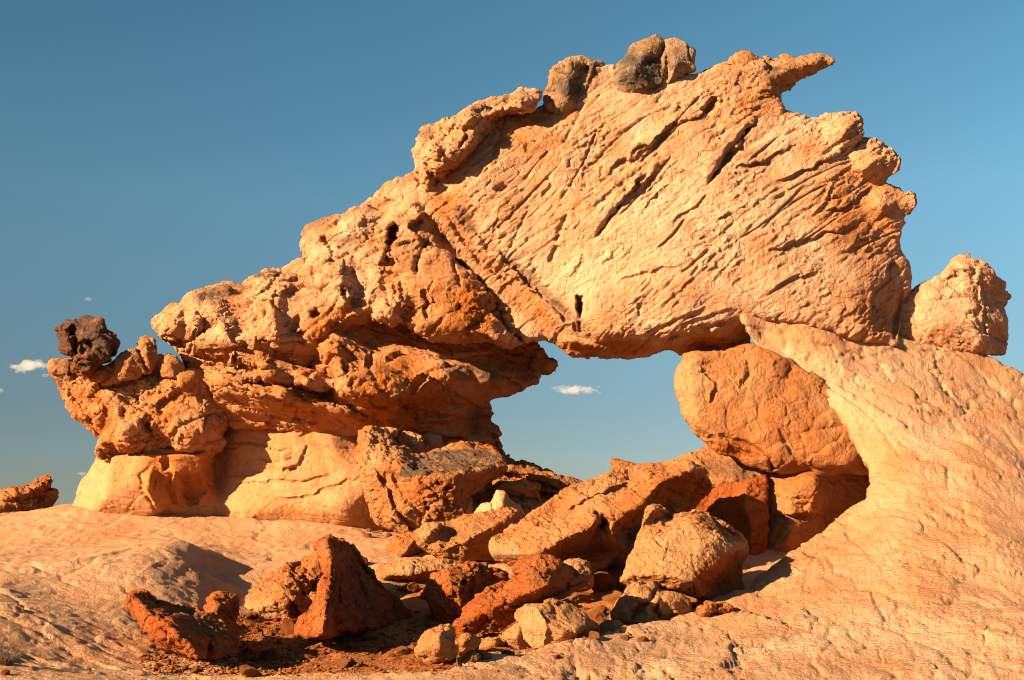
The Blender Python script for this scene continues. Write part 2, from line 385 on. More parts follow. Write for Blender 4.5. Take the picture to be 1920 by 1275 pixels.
# ------------------------------------------------------------------ ground
GP = [(600,1262,6.2),(900,1264,6.2),(1300,1460,5.6),(500,1237,6.8),(700,1232,6.9),(620,1207,7.4),(900,1217,7.2),(1100,1192,7.9),(480,1182,7.9),(700,1150,8.4),(1000,1120,8.8),
 (1250,1130,8.9),(1150,1080,9.6),(1350,1100,9.4),(700,1080,9.4),(600,1050,9.9),(700,1015,10.8),(640,982,11.7),(450,962,11.9),(300,956,11.8),(700,992,12),(900,1000,11.2),(1100,965,11.4),
 (1300,960,11.4),(1500,1000,11.2),(1900,1000,11),(0,1290,4.9),(0,1215,5.8),(100,1160,6.7),(270,1200,6.9),(150,1240,6.0),(300,1262,6.0),(200,1180,6.9),(100,1120,7.4),
 (200,1095,7.9),(300,1085,8.2),(-200,1060,8.0),(0,1060,8.5),(150,1045,9.0),(300,1016,9.3),(360,1019,9.3),(355,1050,8.9),(362,1092,8.5),(450,1095,9.15),(376,1045,9.25),(398,1082,9.15),(440,1122,8.7),(455,1085,9.3),(430,1060,9.5),(485,1070,9.6),(515,1046,10.1),(0,1008,10.6),(100,968,11.3),(200,944,11.7),
 (350,1000,10.9),(500,1030,10.4),(430,1022,10.6),(-200,1010,10.5),(-200,1000,13),(0,990,13.5),(600,960,14),(1200,940,13),(300,940,13.5),(1900,1480,5.2),(1900,1300,7),(900,930,13.2),
 (0,1600,3),(960,1600,3),(1900,1600,3),(960,2600,1.5)]
G3 = np.array([((u - 960) / F * y, y, (VH - v) / F * y) for u, v, y in GP])
def tps(r2): return np.where(r2 > 1e-9, .5 * r2 * np.log(np.maximum(r2, 1e-9)), 0)
_n = len(G3); _A = np.zeros((_n + 3, _n + 3)); _r2 = ((G3[:, None, :2] - G3[None, :, :2]) ** 2).sum(-1)
_A[:_n, :_n] = tps(_r2) + np.eye(_n) * .0008; _A[:_n, _n] = 1; _A[:_n, _n + 1:] = G3[:, :2]; _A[_n:, :_n] = _A[:_n, _n:].T
_w = np.linalg.solve(_A, np.concatenate([G3[:, 2], [0, 0, 0]]))
def ground_z(x, y):
    x = np.asarray(x, float); y = np.asarray(y, float); z = _w[_n] + _w[_n + 1] * x + _w[_n + 2] * y
    for k in range(_n): z = z + _w[k] * tps((x - G3[k, 0]) ** 2 + (y - G3[k, 1]) ** 2)
    far = sstep(y, 13.5, 22); return z * (1 - far) + far * -4.
def ground_hit(u, v):
    ys = np.linspace(4.2, 13.4, 400); zr = (VH - v) / F * ys; zg = ground_z((u - 960) / F * ys, ys)
    b = np.nonzero(zr - zg < 0)[0]; return float(ys[b[0]]) if len(b) else 11.
DIRT = [(425,1150),(440,1240),(470,1262),(620,1262),(830,1255),(870,1236),(1150,1196),(1360,1128),(1420,1060),(1200,1030),(950,1090),(780,1070),(600,1140)]
def build_ground():
    ys = np.concatenate([np.linspace(1.2, 4.6, 30)[:-1], 4.6 * (13.6 / 4.6) ** np.linspace(0, 1, 330), np.geomspace(13.8, 9000, 60)])
    uu = np.arange(-420, 2340, 4.5); uu = np.concatenate([np.linspace(-2500, -440, 40), uu, np.linspace(2360, 4300, 40)])
    X = (uu[None, :] - 960) / F * ys[:, None]; Y = np.repeat(ys[:, None], len(uu), 1)
    P = np.stack([X.ravel(), Y.ravel(), ground_z(X.ravel(), Y.ravel())], 1).astype(np.float32)
    ny, nx = X.shape; i = np.arange(ny * nx).reshape(ny, nx)
    Q = np.stack([i[:-1, :-1], i[:-1, 1:], i[1:, 1:], i[1:, :-1]], -1).reshape(-1, 4)
    near = P[:, 1] < 16
    U, V_ = uv_of(P); dm = sstep(-poly_sdf(U, V_, DIRT) + 14 * fbm(P, .5, 2), -6, 12) * near
    p = P.copy(); q = p * np.array([1, 1, 1], np.float32)
    h = .03 * fbm(q, 1.1, 3); bd = np.array([.15, -.22, .96], np.float32); bd /= np.linalg.norm(bd)
    Z = q.copy(); Z[:, 2] += .05 * fbm(q, .8, 2); k = near
    a1, e1 = facets(Z[k], bd, .75, .10, 3.1); a2, e2 = facets(Z[k], bd, .28, .045, 7.7); a3, e3 = facets(Z[k], bd, .09, .03, 2.2, .4)
    m1 = sstep(perlin(q[k] / .9 + 5), -.3, .3); m2 = sstep(perlin(q[k] / .6 + 15), -.2, .3)
    hh = .013 * a1 * (.4 + .6 * m1) + .009 * a2 * (.3 + .7 * m2) + .0045 * a3 - .012 * np.exp(-(e1 / .035) ** 2) * m1 - .007 * np.exp(-(e2 / .06) ** 2) * m2
    h[k] += (1 - dm[k]) * hh
    h = h + .006 * fbm(q, .08, 3, .6)
    h = h + dm * (.018 * fbm(q, .16, 3, .6) - .03)
    P[:, 2] += np.where(near, h, 0)
    P2 = apply_features(P, np.tile(np.array([[0, -1, 0]], np.float32), (len(P), 1)), [])
    tint = np.clip(.35 + .3 * fbm(q, .7, 3), 0, 1) * (1 - dm) + dm * .9
    var = np.clip(paint(P, [(400,1070,50,40,0,.3),(330,1080,60,30,0,.25)], -.1, 4, .12), 0, 1) * (1 - dm)
    me = mesh_from('ground', P, Q, M_GROUND, {'tint': tint, 'varnish_shade': var, 'dirt': dm})
    o = bpy.data.objects.new('ground', me); C.objects.link(o); tag(o, kind='structure'); return o
# the ground's material: slickrock that gives way to red soil between the boulders
M_GROUND = rock_mat('slickrock_and_soil', (.42, .252, .142), (.35, .135, .045), (.11, .07, .047), bump=.42, fine=1.8, grain=1.6, joints=.15)
_t = M_GROUND.node_tree; _b = _t.nodes['Principled BSDF']; _lk = _b.inputs['Base Color'].links[0].from_socket
_at = _t.nodes.new('ShaderNodeAttribute'); _at.attribute_name = 'dirt'; _mx = _t.nodes.new('ShaderNodeMix'); _mx.data_type = 'RGBA'
_nz = _t.nodes.new('ShaderNodeTexNoise'); _nz.inputs['Scale'].default_value = 30; _nz.inputs['Detail'].default_value = 7; _cr = _t.nodes.new('ShaderNodeValToRGB')
_cr.color_ramp.elements[0].color = (.20, .055, .013, 1); _cr.color_ramp.elements[1].color = (.34, .14, .05, 1); _cr.color_ramp.elements[0].position = .3; _cr.color_ramp.elements[1].position = .7
_t.links.new(_nz.outputs[0], _cr.inputs[0]); _t.links.new(_at.outputs['Fac'], _mx.inputs[0]); _t.links.new(_lk, _mx.inputs[6]); _t.links.new(_cr.outputs[0], _mx.inputs[7]); _t.links.new(_mx.outputs[2], _b.inputs['Base Color'])
build_ground()
print('ground %.1fs' % (time.time() - T0))

# the great slickrock ramp on the right, running down to the foreground
sculpt('slickrock_slope', 8.0, [dict(shear=1, t=1.1, r=.06, tp=.12, sm=.14, rim=0, jag=.8, o=[
  (1394,592,-2.68),(1425,576,-2.72),(1480,586,-2.78),(1560,602,-2.86),(1680,630,-3.02),(1830,667,-3.3),(1860,682,-3.5),(1885,698,-3.5),(1925,712,-3.55),(1990,745,-3.5),(2200,860,-3.1),
  (2600,960,-3.0),(3100,1020,-3.0),(3100,1500,3.2),(600,1500,3.4),(640,1340,2.1),(760,1272,1.75),(850,1242,1.5),(950,1226,1.15),(1060,1212,.85),(1150,1190,.45),(1250,1162,-.15),(1340,1133,-.75),(1368,1120,-.95),(1415,1108,-1.05),(1425,1085,-1.2),(1450,1062,-1.5),
  (1500,1022,-1.8),(1545,995,-1.95),(1580,962,-2.05),(1600,948,-2.1),(1630,936,-2.1),(1636,905,-2.15),(1630,880,-2.2),(1612,845,-2.3),(1592,800,-2.45),(1560,770,-2.55),(1530,743,-2.6),(1492,715,-2.65),(1452,680,-2.75),(1420,648,-2.8),(1404,622,-2.85)],
  p=[(2300,1000,-2.2),(2300,1200,.6),(2700,1200,.2),(2100,900,-2.4),(1480,650,-2.45),(1560,700,-2.45),(1650,760,-2.2),(1700,900,-1.55),(1700,1000,-.85),(1600,1050,-.85),(1500,1100,-.45),(1800,800,-2.3),(1900,800,-2.5),(1850,950,-1.2),(1700,1100,.1),(1900,1100,.1),
     (1400,1170,.25),(1200,1215,.9),(1500,1200,.95),(1700,1200,1.1),(1900,1200,1.25),(1000,1262,1.75),(1300,1262,1.85),(1600,1270,1.9),(1900,1275,2.0),(1650,690,-2.75),(1800,700,-3.0),(1740,1040,-.45),(1540,960,-1.6),(1640,960,-1.3)])],
  M_SLICK, vox=.0125, shear=True, seed=3, base=.42, tamp=.34,
  cfg=dict(big=.045, bigs=.9, bed=(.35, -.15, .9), step=.014, beds=.09, crk=.02, crks=.5, mid=.006, fine=.0055, pit=.9),
  feats=[('crack', [(1500,700),(1560,730),(1640,790),(1700,870)], 2.5, .03), ('crack', [(1750,700),(1800,760),(1880,800),(1930,860)], 2.5, .035), ('crack', [(1480,1090),(1560,1070),(1680,1090),(1800,1075)], 2.5, .025), ('crack', [(1250,1180),(1330,1200),(1380,1260)], 3, .035), ('ledge', [(1900,980),(1820,960),(1740,975),(1660,960)], 14, .02), ('ledge', [(1920,800),(1880,775),(1840,745),(1790,735),(1740,742)], 30, .022), ('ledge', [(1700,700),(1620,672),(1560,655),(1500,640)], 25, .022),
   ('ledge', [(1790,800),(1730,760),(1660,735),(1600,722)], 22, .022), ('crack', [(1648,1132),(1636,1170),(1630,1200),(1615,1235)], 4, .05), ('ledge', [(1640,1140),(1570,1128),(1500,1150),(1440,1180),(1340,1215),(1200,1262)], 40, .03),
   ('crack', [(1440,1205),(1480,1215),(1540,1240),(1600,1255)], 3, .03), ('crack', [(1800,1160),(1850,1180),(1920,1190)], 4, .04), ('ledge', [(1925,1225),(1860,1200),(1800,1170),(1760,1160)], 25, .05), ('crack', [(1720,1290),(1770,1245),(1790,1215)], 4, .05),
   ('plate', [(1420,1262),(1440,1225),(1500,1215),(1560,1245),(1560,1290),(1420,1290)], 6, .02), ('plate', [(1700,1180),(1740,1150),(1830,1165),(1800,1215),(1720,1225)], 6, .025)],
  tint=[(1700,1200,260,60,5,-.25),(1650,760,220,60,35,-.3),(1500,1080,160,70,-30,.2),(1750,1000,200,90,10,.15)], var=[(1150,1230,200,30,-10,.25),(1450,1180,80,25,-20,.2)])['kind'] = 'structure'
bpy.data.objects['slickrock_slope'].name = 'slickrock_slope'

# ------------------------------------------------------------------ the arch
ARCH = bpy.data.objects.new('rock_arch', None); C.objects.link(ARCH)
tag(ARCH, 'huge cream and orange sandstone arch leaning across the picture, carved into ledges and overhangs', 'rock arch')
span_feats = [
 ('ledge', [(1425,215),(1412,228),(1390,258),(1368,285),(1345,320),(1325,348)], 34, 0.0744), ('crack', [(1412,228),(1368,285),(1325,348)], 5, 0.1),
 ('ledge', [(1350,180),(1330,200),(1310,216),(1260,238),(1210,270),(1170,300)], 26, 0.0434), ('crack', [(1345,183),(1318,214)], 6, 0.1),
 ('ledge', [(1297,219),(1248,251),(1191,293),(1117,334)], 20, 0.031), ('ledge', [(1215,318),(1190,350),(1166,378),(1140,410),(1117,445)], 28, 0.062), ('crack', [(1166,378),(1140,410),(1117,445)], 5, 0.07),
 ('ledge', [(1496,267),(1460,288),(1429,302),(1373,314)], 22, 0.0372), ('ledge', [(1600,262),(1577,284),(1547,305),(1506,320),(1455,348)], 22, 0.0496), ('ledge', [(1640,345),(1608,376),(1570,392),(1540,398)], 16, 0.0434),
 ('ledge', [(1610,410),(1593,427),(1550,437),(1506,450),(1429,476)], 20, 0.0434), ('ledge', [(1575,330),(1560,352),(1552,376),(1519,404)], 12, 0.031), ('ledge', [(1674,470),(1660,520),(1644,550),(1628,604)], 22, 0.0496), ('crack', [(1690,545),(1682,590),(1676,640)], 6, 0.1),
 ('ledge', [(1547,505),(1515,510),(1486,520),(1440,548)], 18, 0.0248), ('ledge', [(1415,365),(1400,385),(1370,402),(1330,410)], 14, 0.0186),
 ('ledge', [(1399,594),(1353,604),(1302,618),(1240,636)], 14, 0.0372), ('ledge', [(1330,572),(1290,588),(1230,616),(1190,636)], 12, 0.031), ('ledge', [(1380,575),(1330,592),(1270,612)], 8, 0.0248),
 ('hole', [(1082,555),(1092,555),(1096,580),(1090,600),(1084,596),(1080,575)], 6, 0.22), ('crack', [(1086,600),(1090,625)], 4, 0.06),
 ('crack', [(1063,400),(1050,430),(1040,455)], 4, 0.05), ('crack', [(1045,460),(1030,490)], 4, 0.05), ('hole', [(1062,300),(1072,298),(1073,315),(1064,318)], 4, 0.05), ('hole', [(925,352),(945,342),(958,352),(940,366),(926,364)], 5, 0.05),
 ('ledge', [(1290,490),(1260,500),(1200,512),(1150,530)], 14, 0.0186), ('ledge', [(1240,300),(1225,330),(1180,365)], 14, 0.0248), ('ledge', [(1330,360),(1290,395),(1255,420)], 12, 0.0217), ('ledge', [(1260,340),(1225,372),(1200,400)], 10, 0.0186),
 ('ledge', [(1500,440),(1470,470),(1460,480)], 10, 0.0186), ('crack', [(1290,470),(1310,500),(1295,520)], 3, 0.025), ('ledge', [(1405,655),(1350,640),(1310,645)], 8, 0.0186),
 ('crack', [(835,400),(870,450),(900,490),(950,520),(1010,560),(1050,600)], 6, 0.05), ('ledge', [(1100,640),(1060,600),(1020,560),(960,505),(900,455),(860,400)], 30, -0.05),
 ('ledge', [(1100,470),(1085,500),(1060,530)], 14, 0.0186), ('crack', [(1025,330),(1035,350),(1015,370)], 4, 0.04), ('ledge', [(960,400),(925,420),(900,440)], 12, 0.0186),
]
_rj = random.Random(12)
for _k in range(20):      # fine joints that follow the bedding of the span
    _u, _v = _rj.uniform(880, 1620), _rj.uniform(230, 590)
    _a = math.radians(-58 + (_u - 900) * .045 + (_v - 400) * .04 + _rj.uniform(-10, 10)); _L = _rj.uniform(60, 200); _b = _rj.uniform(-.35, .35); _pl = []
    for _s in range(5): _pl.append((_u, _v)); _u += math.cos(_a) * _L / 4; _v += math.sin(_a) * _L / 4; _a += _b * .35
    span_feats.append(('crack', _pl[::-1], _rj.uniform(1.5, 2.4), _rj.uniform(.02, .045)) if _rj.random() < .85 else ('ledge', _pl[::-1], _rj.uniform(10, 30), _rj.uniform(.012, .03)))
sculpt('arch_span', 11.1, [
 dict(t=1.1, r=.05, sm=.06, rim=-.02, jag=1.6, o=[
  (795,330),(800,300),(850,285),(880,255),(905,225),(950,215),(1000,205),(1025,195),(1045,165),(1080,150),(1110,124),(1132,120),(1152,122),(1175,150),(1250,150),(1300,138),(1345,124),(1380,122),(1430,118),(1452,150),(1462,180),(1468,213),
  (1490,219),(1520,225),(1545,221),(1570,217),(1605,215),(1618,226),(1610,244),(1614,262),(1640,267),(1660,277),(1672,280),(1684,296),(1680,315),(1664,330),(1656,345),(1672,349),(1688,353),(1698,368),(1713,364),(1718,382),(1710,400),(1692,404),(1697,418),(1686,430),
  (1682,450),(1683,470),(1694,488),(1703,515),(1703,540),(1690,560),(1686,600),(1680,647,.24),(1640,642,.34),(1560,622,.43),(1480,605,.47),(1425,597,.47),(1398,598,.47),(1400,625),(1408,652),(1360,662),(1315,656),(1280,661),(1250,650),(1215,662),(1180,668),(1140,671),(1070,665),(1060,655),(1040,640),(1025,630),(1000,628),(985,632),
  (960,600),(930,560),(895,520),(860,470),(830,410),(805,370)],
  p=[(1200,230,.14),(1100,240,.14),(1000,270,.2),(900,320,.26),(1300,220,.12),(1400,230,.1),(1520,260,.1),(1250,400,.42),(1100,400,.3),(980,400,.2),(1400,400,.42),(1550,380,.25),(1620,400,.15),(1650,500,.2),(1600,560,.42),
     (1450,540,.52),(1300,540,.55),(1300,610,.5),(1180,560,.5),(1180,620,.45),(1400,570,.5),(1070,520,.35),(1030,470,.25),(900,400,.18)],
  l=[[(850,380,.16),(900,440,.2),(980,500,.26),(1040,550,.33),(1090,600,.4),(1130,632,.42),(1210,640,.42),(1300,628,.42),(1390,600,.35)],[(850,430,.0),(900,500,-.02),(960,560,.0),(1010,600,.02),(1060,640,.05),(1100,655,.0)]]),
 # pale rib running down the arch's left shoulder
 dict(t=.7, r=.05, sm=.05, rim=.05, k=.12, o=[(790,360),(815,355),(850,400),(880,450),(930,510),(960,555),(990,590),(1020,615),(1030,628),(1000,630),(985,634),(965,610),(940,575),(900,520),(860,465),(825,420),(800,395)],
  l=[[(805,365,.12),(850,425,.16),(900,495,.14),(950,565,.12),(1000,618,.1)]]),
 # underside slab
 dict(t=.8, r=.05, sm=.02, rim=-.05, o=[(1040,622),(1100,628),(1200,636),(1230,648),(1214,664),(1140,671),(1072,666),(1058,652)], l=[[(1060,632,.25),(1130,648,.25),(1210,650,.2)]]),
 dict(t=.6, r=.03, sm=.02, rim=.12, o=[(1220,640),(1290,615),(1360,598),(1399,594),(1392,612),(1340,640),(1300,640),(1250,652)], p=[(1340,615,.55),(1270,635,.5)]),
 # broken blocks of the ragged right edge
 dict(t=.6, r=.012, sm=.008, rim=.06, jag=3, o=[(1540,240),(1575,218),(1606,215),(1619,230),(1612,262),(1580,285),(1550,270)], p=[(1585,245,.22)]),
 dict(t=.6, r=.012, sm=.008, rim=.04, jag=3, o=[(1590,280),(1640,267),(1673,280),(1685,298),(1675,322),(1655,342),(1620,340),(1595,320)], p=[(1640,300,.2),(1615,320,.22)]),
 dict(t=.6, r=.012, sm=.008, rim=.04, jag=3, o=[(1590,380),(1640,350),(1665,345),(1690,353),(1716,366),(1716,388),(1695,405),(1684,440),(1640,440),(1600,420)], p=[(1650,385,.22),(1690,380,.1)]),
 dict(t=.8, r=.07, sm=.05, rim=-.1, jag=1., o=[(1640,480),(1675,470),(1690,490),(1703,520),(1700,548),(1688,570),(1680,642),(1640,636),(1632,600),(1650,540)], p=[(1672,520,.12),(1660,600,.16)]),
 ], M_ARCH, vox=.0098, seed=11, base=.32, tamp=.30, parent=ARCH, feats=span_feats,
 cfg=dict(big=.03, bigs=.7, bed=(-.60, .1, .78), step=.009, beds=.12, crk=.016, crks=.6, len=2.2, mid=.004, fine=.0075, calm=[(1400,520,230,80,5,.62),(1250,410,170,60,-35,.4),(1560,560,110,70,0,.5),(1180,560,120,50,0,.35)]),
 tint=[(960,540,160,30,42,.3),(1120,655,120,18,0,.5),(1340,645,80,14,0,.5),(850,400,70,40,45,.3),(1620,400,110,90,80,.3),(1650,570,60,80,0,.25),(1250,420,220,120,-20,-.12),(1200,560,160,60,0,-.15),(1000,250,120,50,-25,.25),(1450,190,80,30,0,.3)],
 var=[(1090,150,60,30,0,.4),(870,410,40,14,60,.7),(990,520,90,12,42,.6),(1060,590,60,14,40,.5),(1420,150,60,20,-20,.35),(960,200,60,14,-25,.4)])

sculpt('beak_slab', 11.05, [
 dict(t=.7, r=.025, sm=.015, rim=-.05, jag=2.2, o=[(780,288),(782,262),(798,244),(830,233),(850,228),(870,215),(880,202),(900,190),(925,184),(945,185),(965,176),(985,173),(1007,172),(1008,182),(1000,198),(988,212),(960,217),(935,224),(925,245),(905,268),(880,293),(855,310),(845,335),(820,345),(795,330),(783,312)],
  l=[[(800,280,.28),(850,262,.36),(900,225,.30),(950,200,.20),(990,186,.1)],[(815,320,.22),(850,295,.34),(890,270,.34)]]),
 dict(t=.4, r=.012, sm=.008, rim=.16, jag=2, o=[(930,192),(962,178),(985,173),(1008,172),(1007,186),(994,210),(975,212),(950,204)], p=[(975,190,.3),(995,188,.2)]),
 dict(t=.4, r=.012, sm=.008, rim=.2, jag=2, o=[(838,236),(868,212),(885,198),(905,196),(915,212),(895,240),(865,262),(845,258)], p=[(880,222,.46)]),
 dict(t=.4, r=.012, sm=.008, rim=.16, jag=2, o=[(790,262),(815,248),(845,252),(850,285),(820,312),(795,300)], p=[(820,278,.42)]),
 dict(t=.5, r=.03, sm=.02, rim=.05, o=[(785,290),(810,330),(825,370),(800,372),(782,320)], p=[(802,330,.25)]),
 ], M_ARCH, vox=.010, seed=13, base=.35, parent=ARCH, feats=[('crack', [(935,205),(925,225),(905,250),(885,285)], 4, .05), ('ledge', [(990,200),(960,205),(930,215)], 8, .04), ('crack', [(870,235),(875,255),(860,280)], 3, .04), ('ledge', [(850,300),(820,290),(800,260)], 12, .05)], cfg=dict(big=.03, step=.02, crk=.025, mid=.02, fine=.008), var=[(905,200,50,12,-25,.5),(800,250,20,12,0,.6),(965,185,40,10,-10,.4),(880,258,10,10,0,.6)],
 tint=[(830,330,40,30,0,.4)])
sculpt('pointed_slab', 11.3, [
 dict(t=.5, r=.015, sm=.01, rim=.03, jag=3, o=[(1360,205),(1380,185),(1405,160),(1430,130),(1440,108),(1465,106),(1490,112),(1515,106),(1545,104),(1560,116),(1550,126),(1525,134),(1508,140),(1490,150),(1480,165),(1466,172),(1462,200),(1466,213),(1420,215)],
  l=[[(1400,190,.25),(1440,150,.25),(1480,128,.18),(1530,116,.1)],[(1410,205,.3),(1455,185,.2)]]),
 ], M_BOULD, vox=.009, seed=14, base=.25, parent=ARCH, cfg=dict(big=.02, step=.016, beds=.08, crk=.018, mid=.012, fine=.006), var=[(1440,140,30,12,-30,.7),(1475,125,30,8,-10,.5)])

sculpt('arch_shoulder', 11.25, [
 dict(t=1.0, r=.12, sm=.06, rim=-.2, jag=1.4, o=[(292,612),(296,600),(318,580),(345,565),(365,548),(390,538),(420,532),(455,531),(478,517),(500,508),(530,510),(552,492),(573,482),(571,458),(585,428),(612,412),(650,398),(690,382),(722,362),(745,345),(765,325),(785,310),(800,330),
   (830,400),(860,450),(900,520),(950,590),(985,630),(960,652),(900,640),(830,630),(760,615),(700,612),(650,650),(600,690),(560,725),(500,715),(450,702),(400,684),(360,668),(330,652),(302,632)],
  p=[(340,605,.12),(400,580,.18),(400,640,.28),(470,570,.22),(480,640,.34),(560,540,.2),(560,620,.36),(640,460,.2),(640,540,.32),(700,440,.22),(760,400,.2),(740,500,.4),(800,450,.25),(680,590,.42),(620,640,.35)]),
 # orange overhanging curtain between shoulder and span
 dict(t=.9, r=.06, sm=.04, rim=.30, jag=1, o=[(690,470),(740,455),(790,470),(840,480),(880,510),(915,545),(945,590),(965,625),(975,645),(960,653),(940,650),(900,640),(850,634),(800,625),(760,612),(725,600),(700,600),(680,560)],
  l=[[(750,480,.35),(780,540,.48),(830,600,.62),(880,632,.62),(940,645,.55)],[(850,500,.36),(900,560,.46),(945,625,.5)]], p=[(730,590,.58),(790,615,.62)]),
 dict(t=.7, r=.05, sm=.03, rim=.0, o=[(905,530),(935,545),(965,590),(985,628),(978,640),(962,636),(948,600),(925,565)], p=[(950,590,.3)]),
 # lobes of the nose
 dict(t=.6, r=.035, sm=.02, rim=-.05, jag=1.5, o=[(296,605),(325,582),(350,572),(365,600),(355,625),(330,640),(305,632)], p=[(330,605,.22)]),
 dict(t=.6, r=.035, sm=.02, rim=.0, jag=1.5, o=[(340,590),(380,545),(430,540),(460,560),(470,610),(440,650),(400,660),(360,640)], p=[(400,590,.34),(430,620,.4)]),
 dict(t=.6, r=.035, sm=.02, rim=.05, jag=1.5, o=[(455,560),(500,520),(550,515),(575,560),(565,620),(530,660),(470,655),(448,610)], p=[(510,570,.4),(520,630,.48)]),
 dict(t=.6, r=.035, sm=.02, rim=.1, jag=1.5, o=[(565,520),(590,470),(640,450),(690,470),(705,520),(700,570),(650,610),(600,600),(572,560)], p=[(630,510,.45),(650,570,.52)]),
 dict(t=.6, r=.035, sm=.02, rim=.1, jag=1.5, o=[(590,440),(640,405),(690,390),(725,400),(730,440),(700,480),(650,470),(600,480)], p=[(660,430,.3)]),
 dict(t=.6, r=.035, sm=.02, rim=.0, jag=1.5, o=[(725,370),(780,325),(805,350),(835,420),(810,450),(770,440),(740,420)], p=[(780,390,.32)]),
 dict(t=.5, r=.05, sm=.02, rim=.2, jag=1.5, o=[(585,590),(625,582),(640,600),(635,625),(605,635),(588,615)], p=[(612,605,.5)]),
 dict(t=.5, r=.05, sm=.02, rim=.2, jag=1.5, o=[(430,660),(480,665),(545,690),(600,700),(640,720),(600,735),(540,720),(470,708),(430,690)], p=[(500,690,.42),(580,714,.45)]),
 ], M_ARCH, vox=.0115, seed=17, base=.46, tamp=.28, parent=ARCH,
 feats=[('hole', [(728,425),(742,415),(748,432),(740,465),(728,475),(722,455)], 6, .30), ('crack', [(803,447),(782,495),(782,520)], 6, .13), ('crack', [(794,540),(797,570),(798,598)], 4, .06), ('ledge', [(700,490),(715,500),(740,495),(735,470)], 10, .06),
  ('hole', [(716,480),(738,478),(744,498),(722,505),(712,495)], 5, .10), ('crack', [(845,480),(858,520),(866,540)], 3, .04), ('crack', [(750,520),(755,555),(748,590)], 3, .03), ('ledge', [(770,600),(745,560),(740,520)], 14, .05),
  ('crack', [(572,482),(585,500),(590,520)], 5, .08), ('crack', [(470,560),(500,545),(535,500)], 4, .05), ('crack', [(520,540),(512,570),(528,590)], 4, .05), ('ledge', [(560,660),(500,655),(440,640)], 14, .06),
  ('crack', [(560,590),(550,620),(575,650)], 5, .08), ('crack', [(640,540),(650,560),(690,575)], 5, .07), ('hole', [(578,580),(595,575),(600,590),(585,600)], 5, .10), ('hole', [(490,565),(505,560),(508,590),(495,600)], 5, .07),
  ('crack', [(930,560),(945,590),(965,620)], 6, .14), ('ledge', [(520,690),(470,690),(420,676),(380,672)], 16, .07), ('crack', [(425,600),(440,640),(470,655)], 4, .05), ('ledge', [(350,560),(380,600),(360,640)], 12, .05),
  ('crack', [(600,440),(625,470),(620,500)], 4, .05), ('crack', [(660,500),(672,540),(665,580)], 4, .05), ('ledge', [(805,395),(770,420),(790,450)], 16, .08)],
 cfg=dict(big=.045, bigs=.4, bed=(-.35, .2, .9), step=.032, beds=.13, crk=.026, crks=.34, mid=.005, len=1.5, fine=.008),
 tint=[(820,560,120,70,35,.25),(740,500,60,40,60,.05),(620,620,60,50,0,.35),(500,680,160,30,8,.3),(640,500,70,90,20,-.2),(450,600,90,40,0,-.08),(900,580,60,60,40,.3),(900,470,90,20,42,-.2)],
 var=[(420,545,60,14,-8,.7),(505,515,35,8,-5,.9),(600,415,40,12,-25,.6),(650,455,22,14,-30,.6),(760,335,25,12,-40,.4),(390,560,30,14,0,.6),(550,555,12,12,0,.6),(700,385,60,8,-20,.4)])

